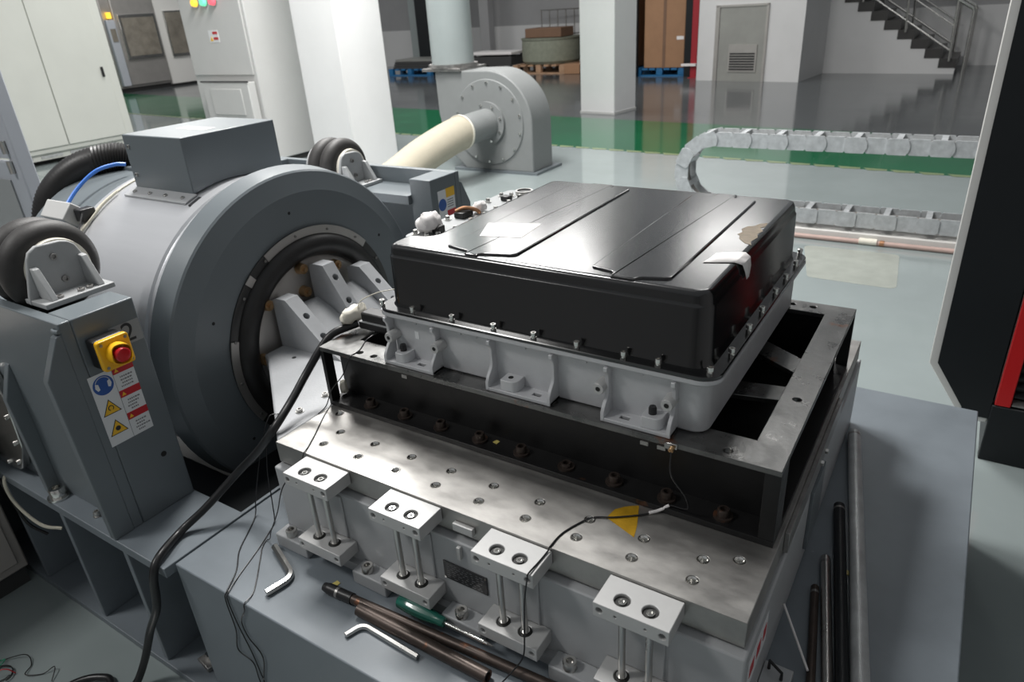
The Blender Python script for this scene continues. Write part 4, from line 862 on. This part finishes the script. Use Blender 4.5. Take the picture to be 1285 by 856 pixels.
# connector deck left of the lid
cpoly = fillet([(0.034, 0.238), (0.134, 0.238), (0.134, 0.672), (0.034, 0.672)], [0.02, 0.004, 0.004, 0.02], 5)
obj('connector_box', prism(nb(), inset(cpoly, 0.004), 'z', 0.267, 0.368), 'lid_black', t)
cdk = obj('connector_plate', prism(nb(), cpoly, 'z', 0.368, 0.3725), 'plate_grey', t, bevel=0.0008)
cbt = mesh_of(hex_head(0.0058, 0.008, 0.0085), 'bright_steel', name='plate_bolt')
for x, y in ((0.052, 0.263), (0.084, 0.262), (0.110, 0.269), (0.118, 0.3205), (0.052, 0.379), (0.115, 0.383), (0.116, 0.432), (0.052, 0.492), (0.0535, 0.5425), (0.1135, 0.4874), (0.112, 0.546), (0.055, 0.601), (0.080, 0.609), (0.109, 0.601)): put('plate_bolt', cbt, cdk, (x, y, 0.3725))
def connector(x, y, w_, d_, h, m, name='connector'): return obj(name, B(x-w_, x+w_, y-d_, y+d_, 0.3727, 0.3727+h), m, cdk, bevel=0.0025)
connector(0.094, 0.291, 0.010, 0.012, 0.016, 'black_plastic'); connector(0.088, 0.574, 0.012, 0.010, 0.012, 'black_plastic')
obj('socket_ring', ring(nb(), (0.098, 0.642, 0.3727), (0,0,1), 0.018, 0.023, 0.010, 24), 'steel', cdk); obj('socket_core', cyl(nb(), (0.098, 0.642, 0.3727), (0.098, 0.642, 0.380), 0.0178, n=24), 'black_plastic', cdk)
cc = connector(0.072, 0.415, 0.014, 0.020, 0.014, 'black_plastic', 'busbar_holder'); obj('busbar', tube(nb(), [(0.060, 0.40, 0.388), (0.075, 0.415, 0.394), (0.095, 0.43, 0.388), (0.10, 0.44, 0.378)], 0.0045, n=8), 'copper', cc); obj('busbar', tube(nb(), [(0.055, 0.41, 0.386), (0.07, 0.425, 0.391), (0.085, 0.445, 0.385)], 0.004, n=8), 'brass', cc)
obj('rating_label', prism(nb(), [(0.243, 0.236), (0.328, 0.256), (0.318, 0.352), (0.208, 0.318)], 'z', LT+0.0036, LT+0.0041), 'paper_white', lid, label='blank white paper label on the lid')
obj('glue_patch', prism(nb(), [(0.706, 0.412), (0.702, 0.43), (0.696, 0.436), (0.701, 0.452), (0.694, 0.47), (0.700, 0.49), (0.711, 0.497), (0.717, 0.515), (0.729, 0.524), (0.731, 0.50), (0.724, 0.489), (0.734, 0.47), (0.729, 0.45), (0.735, 0.43), (0.730, 0.40), (0.736, 0.383), (0.722, 0.39)], 'z', LT-0.0008, LT+0.0006), 'glue_tan', lid, label='tan glue residue on the lid')
# loose tape strip stuck over the lid edge
def crumple(name, pts_rows, m, parent=None, jit=0.0015, thick=0.0006):
    bm = nb(); rows = [[bm.verts.new(Vector(p)+Vector((random.uniform(-jit,jit), random.uniform(-jit,jit), random.uniform(0,jit*1.6)))) for p in r] for r in pts_rows]
    for a, b in zip(rows, rows[1:]):
        for i in range(len(a)-1): bm.faces.new((a[i], a[i+1], b[i+1], b[i]))
    o = obj(name, bm, m, parent, ang=25); md = o.modifiers.new('thick', 'SOLIDIFY'); md.thickness = thick; md.offset = 1
    return o
e_ = LT+0.0004
rows = [[(0.688, 0.262, e_), (0.692, 0.285, e_), (0.694, 0.316, e_)], [(0.705, 0.268, e_), (0.708, 0.293, e_+0.004), (0.710, 0.326, e_)], [(0.722, 0.275, e_), (0.725, 0.300, e_+0.003), (0.726, 0.334, e_)], [(0.737, 0.280, e_), (0.738, 0.306, e_), (0.739, 0.338, e_)],
        [(0.7475, 0.290, LT-0.006), (0.7475, 0.312, LT-0.006), (0.7475, 0.338, LT-0.006)], [(0.7505, 0.298, LT-0.020), (0.7505, 0.315, LT-0.020), (0.7505, 0.334, LT-0.020)], [(0.752, 0.305, LT-0.036), (0.752, 0.312, LT-0.036), (0.752, 0.322, LT-0.036)]]
tag(crumple('tape_strip', rows, 'paper_white', None, 0.0003), 'torn white tape strip over the right lid edge', 'tape')
# tissue wads on the connector plate
def wad(name, c, s, m, label, cat='tissue'):
    bm = nb(); bmesh.ops.create_icosphere(bm, subdivisions=3, radius=1)
    for v in bm.verts:
        n = v.co.normalized(); k = 1+0.22*math.sin(5*n.x+3*n.z+c[0]*40)*math.cos(5*n.y+2*n.x)+0.08*math.sin(13*n.x-9*n.y+5*n.z)
        v.co = Vector((c[0]+n.x*s[0]*k, c[1]+n.y*s[1]*k, c[2]+n.z*s[2]*k))
        v.co.z = max(v.co.z, c[2]-s[2]*0.62)
    return tag(obj(name, bm, m, None, ang=65), label, cat)
wad('tissue_wad', (0.070, 0.292, 0.391), (0.026, 0.032, 0.024), 'paper_white', 'crumpled white tissue wrapped on the front battery terminal')
wad('tissue_wad', (0.085, 0.462, 0.385), (0.014, 0.022, 0.013), 'paper_white', 'small white tissue wrapped on the middle battery terminal')
wad('cable_wrap', (-0.098, 0.185, 0.185), (0.018, 0.040, 0.022), 'tape_cream', 'cream tape wrapped around the cable end at the frame corner', 'tape')
wad('tape_blob', (-0.094, 0.112, 0.030), (0.008, 0.010, 0.020), 'tape_cream', 'cream tape lump behind the front left frame post', 'tape')
t = thing('cable_plug', (-0.04, 0.19, FT), 'flat black cable plug between frame and battery tray', 'plug')
obj('housing', B(-0.075, 0.055, 0.172, 0.215, FT+0.010, 0.178), 'black_plastic', t, bevel=0.004); obj('upper_shell', B(-0.068, 0.048, 0.176, 0.212, 0.178, 0.200), 'black_plastic', t, bevel=0.004); obj('seam', B(-0.072, 0.052, 0.1715, 0.2155, 0.1775, 0.1795), 'plate_grey', t)

# ================================================================ CABLES, TAPE, TOOLS
def cable(name, pts, r, m, label, cat='cable', n=8, seg=8, group=None): return tag(obj(name, tube(nb(), pts, r, n=n, seg=seg), m, None), label, cat, group)
cable('power_cable', [(-0.085, 0.180, 0.168), (-0.115, 0.130, 0.158), (-0.130, 0.098, 0.130), (-0.146, 0.052, 0.078), (-0.140, 0.0, 0.045), (-0.130, -0.070, 0.010), (-0.190, -0.085, -0.06), (-0.262, -0.100, -0.130), (-0.305, -0.175, -0.196), (-0.330, -0.235, -0.232), (-0.298, -0.310, -0.232), (-0.290, -0.338, -0.262), (-0.315, -0.345, -0.36), (-0.380, -0.350, -0.46), (-0.435, -0.372, -0.585), (-0.455, -0.405, -0.642), (-0.50, -0.43, -0.646), (-0.545, -0.425, -0.646), (-0.60, -0.475, -0.646), (-0.62, -0.60, -0.646)], 0.0094, 'cable_black', 'thick black cable running from the frame corner down to the floor', n=12)
wires = [
 [(-0.090, 0.112, 0.014), (-0.100, 0.066, 0.0022), (-0.042, -0.035, 0.0022), (-0.018, -0.078, 0.0022), (-0.0105, -0.0955, 0.0010), (-0.0100, -0.112, -0.020), (-0.0115, -0.160, -0.040), (-0.045, -0.166, -0.115), (-0.095, -0.160, -0.19), (-0.125, -0.150, DZ+0.012), (-0.138, -0.152, DZ+0.0022), (-0.128, -0.172, DZ+0.0018), (-0.103, -0.198, DZ+0.0015), (-0.039, -0.267, DZ+0.0015), (-0.028, -0.299, DZ+0.002), (-0.030, -0.3030, -0.262), (-0.054, -0.303, -0.304), (-0.046, -0.303, -0.346), (-0.014, -0.303, -0.386), (-0.042, -0.303, -0.479)],
 [(-0.185, -0.012, 0.0015), (-0.200, -0.032, -0.006), (-0.222, -0.062, -0.10), (-0.236, -0.090, -0.20), (-0.234, -0.101, DZ+0.010), (-0.221, -0.120, DZ+0.0022), (-0.20, -0.152, DZ+0.0018), (-0.166, -0.204, DZ+0.0015), (-0.120, -0.248, DZ+0.0015), (-0.087, -0.298, DZ+0.002), (-0.090, -0.3030, -0.265), (-0.087, -0.303, -0.345), (-0.104, -0.303, -0.415), (-0.059, -0.303, -0.43), (-0.055, -0.303, -0.488), (-0.03, -0.303, -0.60)],
 [(-0.150, -0.038, 0.0015), (-0.165, -0.060, -0.008), (-0.178, -0.078, -0.10), (-0.182, -0.086, -0.20), (-0.179, -0.092, DZ+0.010), (-0.168, -0.105, DZ+0.0022), (-0.155, -0.13, DZ+0.0018), (-0.130, -0.185, DZ+0.0015), (-0.104, -0.252, DZ+0.0015), (-0.082, -0.298, DZ+0.002), (-0.082, -0.3030, -0.265), (-0.070, -0.303, -0.33), (-0.05, -0.303, -0.40), (-0.035, -0.303, -0.50), (-0.02, -0.303, -0.60)]]
for wv, lb in zip(wires, ('thin black sensor wire hanging from the front left plate corner', 'thin black wire draped leftmost over the base edge', 'thin black wire draped between two others over the base edge')): cable('sensor_wire', wv, 0.0013, 'cable_black', lb, 'wire', n=6)
cable('sensor_wire', [(0.716, 0.066, 0.140), (0.722, 0.055, 0.10), (0.745, 0.062, 0.06), (0.745, 0.075, 0.025), (0.71, 0.082, 0.014), (0.690, 0.066, 0.0032), (0.668, 0.045, 0.003), (0.635, 0.022, 0.0028), (0.601, 0.002, 0.0022), (0.577, -0.05, 0.0018), (0.5735, -0.090, 0.0020), (0.573, -0.100, -0.0022), (0.572, -0.130, -0.0030), (0.571, -0.158, -0.0020), (0.570, -0.1615, -0.012), (0.566, -0.168, -0.06), (0.560, -0.166, -0.14), (0.555, -0.168, -0.19), (0.54, -0.185, DZ+0.026), (0.52, -0.215, DZ+0.0015), (0.50, -0.27, DZ+0.0015)], 0.0014, 'cable_black', 'thin black sensor wire crossing the plate under the amber tape', 'wire', n=6)
tag(obj('wire_sleeve', tube(nb(), [(0.712, 0.0815, 0.0155), (0.698, 0.0725, 0.006), (0.684, 0.060, 0.0036)], 0.0028, n=8), 'paper_white', None), 'white heat shrink sleeve on the wire beside the amber tape', 'sleeve')
t = thing('accelerometer', (0.716, 0.068, 0.135), 'tiny metal accelerometer stuck on the front frame edge', 'sensor'); obj('base', B(0.706, 0.724, 0.0715, 0.0745, 0.1395, 0.1495), 'stainless', t, bevel=0.001); obj('sensor', cyl(nb(), (0.716, 0.0715, 0.1425), (0.716, 0.064, 0.1405), 0.0045, n=12), 'brass', t)
tag(obj('amber_tape', prism(nb(), [(0.6235, 0.018), (0.655, 0.006), (0.6845, -0.0055), (0.678, 0.022), (0.672, 0.040), (0.660, 0.0735), (0.651, 0.068), (0.640, 0.060), (0.6265, 0.044), (0.6245, 0.030)], 'z', 0.0002, 0.0006), 'kapton', None, ang=None), 'translucent amber tape patch on the slip plate', 'tape')
cable('sensor_wire', [(-0.10, 0.20, 0.195), (-0.05, 0.17, 0.235), (-0.01, 0.185, 0.255), (0.03, 0.225, 0.262), (0.06, 0.25, 0.30)], 0.0012, 'wire_cream', 'pale thin wires looping from cable wrap to battery corner', 'wire', n=6)
cable('sensor_wire', [(-0.020, 0.19, 0.160), (-0.030, 0.150, FT+0.0016), (-0.008, 0.100, FT+0.0016), (-0.010, 0.073, 0.146), (-0.035, 0.065, 0.10), (-0.075, 0.060, 0.055), (-0.098, 0.055, 0.010), (-0.10, 0.03, 0.0018)], 0.0013, 'cable_black', 'thin black wire dangling over the frame top at its left corner', 'wire', n=6)
# hex keys
def hexkey(name, pts, r, label):
    p = [Vector(q) for q in pts]; bend = p[1]; a = (p[0]-bend).normalized(); c = (p[2]-bend).normalized(); k = r*3
    path = [p[0]] + [bend+a*k*(1-s)**2+c*k*s**2 for s in [i/6 for i in range(7)]] + [p[2]]
    return tag(obj(name, tube(nb(), path, r, n=6, smooth=False), 'steel', None, ang=30), label, 'hex key')
hexkey('hex_key', [(-0.098, -0.160, DZ+0.0085), (0.010, -0.203, DZ+0.0085), (-0.004, -0.262, DZ+0.0085)], 0.0080, 'large steel hex key on the base beside the left guide')
hexkey('hex_key', [(0.214, -0.258, DZ+0.0062), (0.226, -0.222, DZ+0.0062), (0.366, -0.2285, DZ+0.0062)], 0.0058, 'smaller steel hex key lying along the rusty pipe')
# pipe, breaker bar, screwdriver
t = thing('steel_pipe', (0.35, -0.20, DZ), 'short rusty steel pipe on the base front edge', 'pipe')
b_ = nb(); lathe(b_, [(0, 0.0085), (0, 0.0125), (0.305, 0.0125), (0.305, 0.0085)], (0.198, -0.2025, DZ+0.0127), (1, -0.004, 0), n=24, closed=True); obj('tube', b_, 'rusty_dark_steel', t)
obj('bore', cyl(nb(), (0.21, -0.2025, DZ+0.0127), (0.49, -0.2036, DZ+0.0127), 0.0084, n=20), 'hole_dark', t)
t = thing('breaker_bar', (0.34, -0.175, DZ), 'long black breaker bar with knurled end behind the rusty pipe', 'breaker bar')
P0 = Vector((0.092, -0.1925, DZ+0.0115)); P1 = Vector((0.64, -0.1625, DZ+0.0115)); dv = (P1-P0).normalized()
obj('shaft', cyl(nb(), P0+dv*0.06, P1, 0.0095, n=20), 'rusty_dark_steel', t); obj('grip', cyl(nb(), P0+dv*0.012, P0+dv*0.075, 0.0112, n=20), 'black_plastic', t)
obj('end_cap', cyl(nb(), P0, P0+dv*0.014, 0.0085, 0.0112, n=20), 'black_plastic', t); obj('ring_groove', ring(nb(), P0+dv*0.035, dv, 0.0105, 0.0116, 0.006, 20), 'dull_steel', t)
t = thing('screwdriver', (0.38, -0.155, -0.222), 'screwdriver with translucent green handle on the breaker bar', 'screwdriver')
S0 = Vector((0.268, -0.1625, -0.2095)); S1 = Vector((0.4845, -0.1575, -0.2155)); sv = (S1-S0).normalized()
bm = lathe(nb(), [(0, 0.001), (0.0, 0.008), (0.004, 0.0125), (0.030, 0.0145), (0.060, 0.0140), (0.082, 0.0120), (0.095, 0.0100), (0.103, 0.0105), (0.110, 0.0090), (0.112, 0.001)], S0, tuple(sv), n=32)
for v in bm.verts:
    r = (v.co-S0)-sv*((v.co-S0).dot(sv)); a = math.atan2(r.z, r.y)
    if 0.01 < (v.co-S0).dot(sv) < 0.09: v.co -= r*0.10*(0.5+0.5*math.cos(6*a))
obj('handle', bm, 'handle_green', t, ang=50)
obj('shank', cyl(nb(), S0+sv*0.111, S1-sv*0.012, 0.0034, n=12), 'bright_steel', t); obj('tip', cyl(nb(), S1-sv*0.012, S1, 0.0034, 0.0012, n=8), 'dull_steel', t)
# rods lying on the base at the right
def rod(a, b, r, m, label, name='steel_rod', cap=True):
    t = thing(name, (a[0], a[1], DZ), label, 'rod'); A = Vector((a[0], a[1], DZ+r)); Bv = Vector((b[0], b[1], DZ+r)); d = (Bv-A).normalized()
    obj('bar', cyl(nb(), A, Bv, r, n=28), m, t); obj('chamfer', cyl(nb(), A-d*0.003, A, r*0.8, r, n=28), m, t)
    obj('band', ring(nb(), A+d*0.012, d, r*0.98, r*1.02, 0.006, 24), 'dull_steel', t)
rod((0.9215, 0.852), (1.078, -0.095), 0.0150, 'galvanised', 'thick galvanised steel rod, rightmost on the base')
rod((0.9385, 0.545), (1.046, -0.055), 0.0115, 'black_paint', 'black steel rod between two galvanised rods on the base')
rod((0.9435, 0.366), (1.025, -0.055), 0.0095, 'steel', 'bright steel rod left of the black rod on the base')
rod((0.941, 0.278), (1.000, -0.080), 0.0075, 'rusty_dark_steel', 'thin dark rod nearest the slip table on the base')
tag(obj('welding_stick', cyl(nb(), (0.9035, 0.180, DZ+0.0345), (0.969, 0.070, DZ+0.018), 0.0022, n=8), 'paper_white', None), 'thin white stick leaning against the dark rod', 'stick')
t = thing('side_latch', (0.915, 0.03, DZ), 'small dark clamp at the slip table foot near the rods', 'clamp'); obj('foot', B(0.9025, 0.950, 0.000, 0.060, DZ, DZ+0.016), 'light_machine_grey', t, bevel=0.002); obj('hook', tube(nb(), [(0.912, 0.045, DZ+0.016), (0.912, 0.045, DZ+0.034), (0.935, 0.030, DZ+0.034), (0.935, 0.030, DZ+0.018)], 0.003, n=6, smooth=False), 'black_plastic', t)
# scraps
def scrap(x, y, z, s, m, label): tag(obj('scrap', prism(nb(), [(x-s, y-s*0.6), (x+s*0.8, y-s), (x+s, y+s*0.7), (x-s*0.5, y+s)], 'z', z, z+0.0015), m, None), label, 'scrap')
scrap(0.098, -0.168, DZ+0.0004, 0.007, 'scrap_yellow', 'yellowish scrap chip on the base by the breaker bar grip')
scrap(0.335, 0.108, 0.0124, 0.006, 'scrap_yellow', 'pale yellow paper chip between the frame bolts')
scrap(0.985, 0.355, DZ+0.0004, 0.007, 'scrap_yellow', 'yellow scrap chip between the right-hand rods')
# hoses behind the shaker
t = thing('air_hose', (-1.5, 0.3, -0.2), 'thick corrugated black hose arching behind the terminal box', 'hose')
bm = tube(nb(), [(-1.28, 0.50, 0.34), (-1.30, 0.46, 0.41), (-1.34, 0.40, 0.435), (-1.41, 0.31, 0.41), (-1.47, 0.235, 0.33), (-1.50, 0.20, 0.20), (-1.51, 0.19, 0.0), (-1.51, 0.19, -0.24)], 0.045, n=18, seg=30)
obj('hose', tube(nb(), [(-1.28, 0.50, 0.34), (-1.30, 0.46, 0.41), (-1.34, 0.40, 0.435), (-1.41, 0.31, 0.41), (-1.47, 0.235, 0.33), (-1.50, 0.20, 0.20), (-1.51, 0.19, 0.0), (-1.51, 0.19, -0.24)], 0.045, n=18, seg=24, rad=lambda s: 0.047+0.0025*math.sin(s*2*PI*85)), 'rubber', t, ang=70); bm.free()
obj('elbow_box', prism(nb(), [(-1.36, 0.29), (-1.22, 0.29), (-1.22, 0.41), (-1.33, 0.41)], 'y', 0.40, 0.52), 'machine_grey', t, bevel=0.004)
cable('air_line', [(-1.21, 0.10, 0.26), (-1.22, 0.14, 0.325), (-1.225, 0.20, 0.382), (-1.22, 0.27, 0.425), (-1.21, 0.33, 0.435), (-1.20, 0.36, 0.43)], 0.006, 'air_blue', 'blue air line arching over the drum', 'air line')
cable('signal_cable', [(-1.07, 0.24, 0.3825), (-1.07, 0.19, 0.358), (-1.07, 0.14, 0.322), (-1.08, 0.09, 0.282), (-1.10, 0.05, 0.245), (-1.12, 0.01, 0.18)], 0.004, 'wire_cream', 'cream signal cable bent down the drum side', 'cable')
cable('signal_cable', [(-1.08, 0.13, 0.345), (-1.045, 0.08, 0.290), (-1.02, 0.04, 0.245), (-1.00, 0.005, 0.18), (-1.02, -0.015, 0.12)], 0.0022, 'cable_black', 'thin black signal cable looping beside the near air spring', 'cable')
# wiring at the lower left
cable('signal_cable', [(-1.02, -0.295, -0.25), (-0.99, -0.33, -0.26), (-0.965, -0.335, -0.32), (-0.90, -0.320, -0.38), (-0.86, -0.29, -0.40)], 0.0045, 'wire_cream', 'cream cable looping under the shaker deck at the left', 'cable')
cable('signal_cable', [(-1.04, -0.325, -0.16), (-1.03, -0.33, -0.235), (-1.0, -0.332, -0.30), (-0.98, -0.325, -0.40), (-0.95, -0.30, -0.45)], 0.004, 'cable_black', 'black cable hanging below the trunnion cover', 'cable')
cable('loose_wire', [(-0.95, -0.62, FZ+0.003), (-0.86, -0.54, FZ+0.003), (-0.805, -0.495, FZ+0.012), (-0.768, -0.50, FZ+0.003), (-0.745, -0.525, FZ+0.006), (-0.71, -0.50, FZ+0.003), (-0.695, -0.475, FZ+0.012), (-0.665, -0.50, FZ+0.003)], 0.0013, 'cable_black', 'loose black wire curling on the floor at lower left', 'wire', n=6)
cable('loose_wire', [(-0.80+0.028*math.cos(a)*(1+0.1*math.sin(3*a)), -0.560+0.028*math.sin(a), FZ+0.004+0.0006*a) for a in [0.45*i for i in range(30)]], 0.0012, 'cable_black', 'coil of thin black wire on the floor at lower left', 'wire', n=6)
cable('loose_wire', [(-0.82, -0.58, FZ+0.003), (-0.80, -0.56, FZ+0.022), (-0.785, -0.545, FZ+0.022), (-0.775, -0.535, FZ+0.004)], 0.0014, 'sticker_red', 'short red wire in the coil at lower left', 'wire', n=6)
cable('loose_wire', [(-0.90, -0.60, FZ+0.003), (-0.86, -0.56, FZ+0.003), (-0.84, -0.53, FZ+0.010), (-0.83, -0.56, FZ+0.003)], 0.0016, 'wire_green', 'short green wire beside the coil at lower left', 'wire', n=6)

# repeats of one kind share a group
GROUPS = {'pallet': 'pallets at the rear of the hall', 'carton': 'brown cartons at the rear of the hall', 'pillar': 'white pillars of the hall', 'column': 'columns by the rear wall', 'steel_rod': 'rods lying on the machine base', 'hex_key': 'hex keys on the machine base', 'trunnion_support': 'supports on both sides of the shaker', 'air_spring': 'air springs on the supports', 'sensor_wire': 'thin sensor wires on the machine', 'loose_wire': 'loose wires on the floor', 'signal_cable': 'signal cables around the shaker', 'scrap': 'scrap chips lying about', 'tissue_wad': 'tissue wads on the battery terminals'}
for o in SC.objects:
    if o.parent is None and o.name.split('.')[0] in GROUPS: o['group'] = GROUPS[o.name.split('.')[0]]
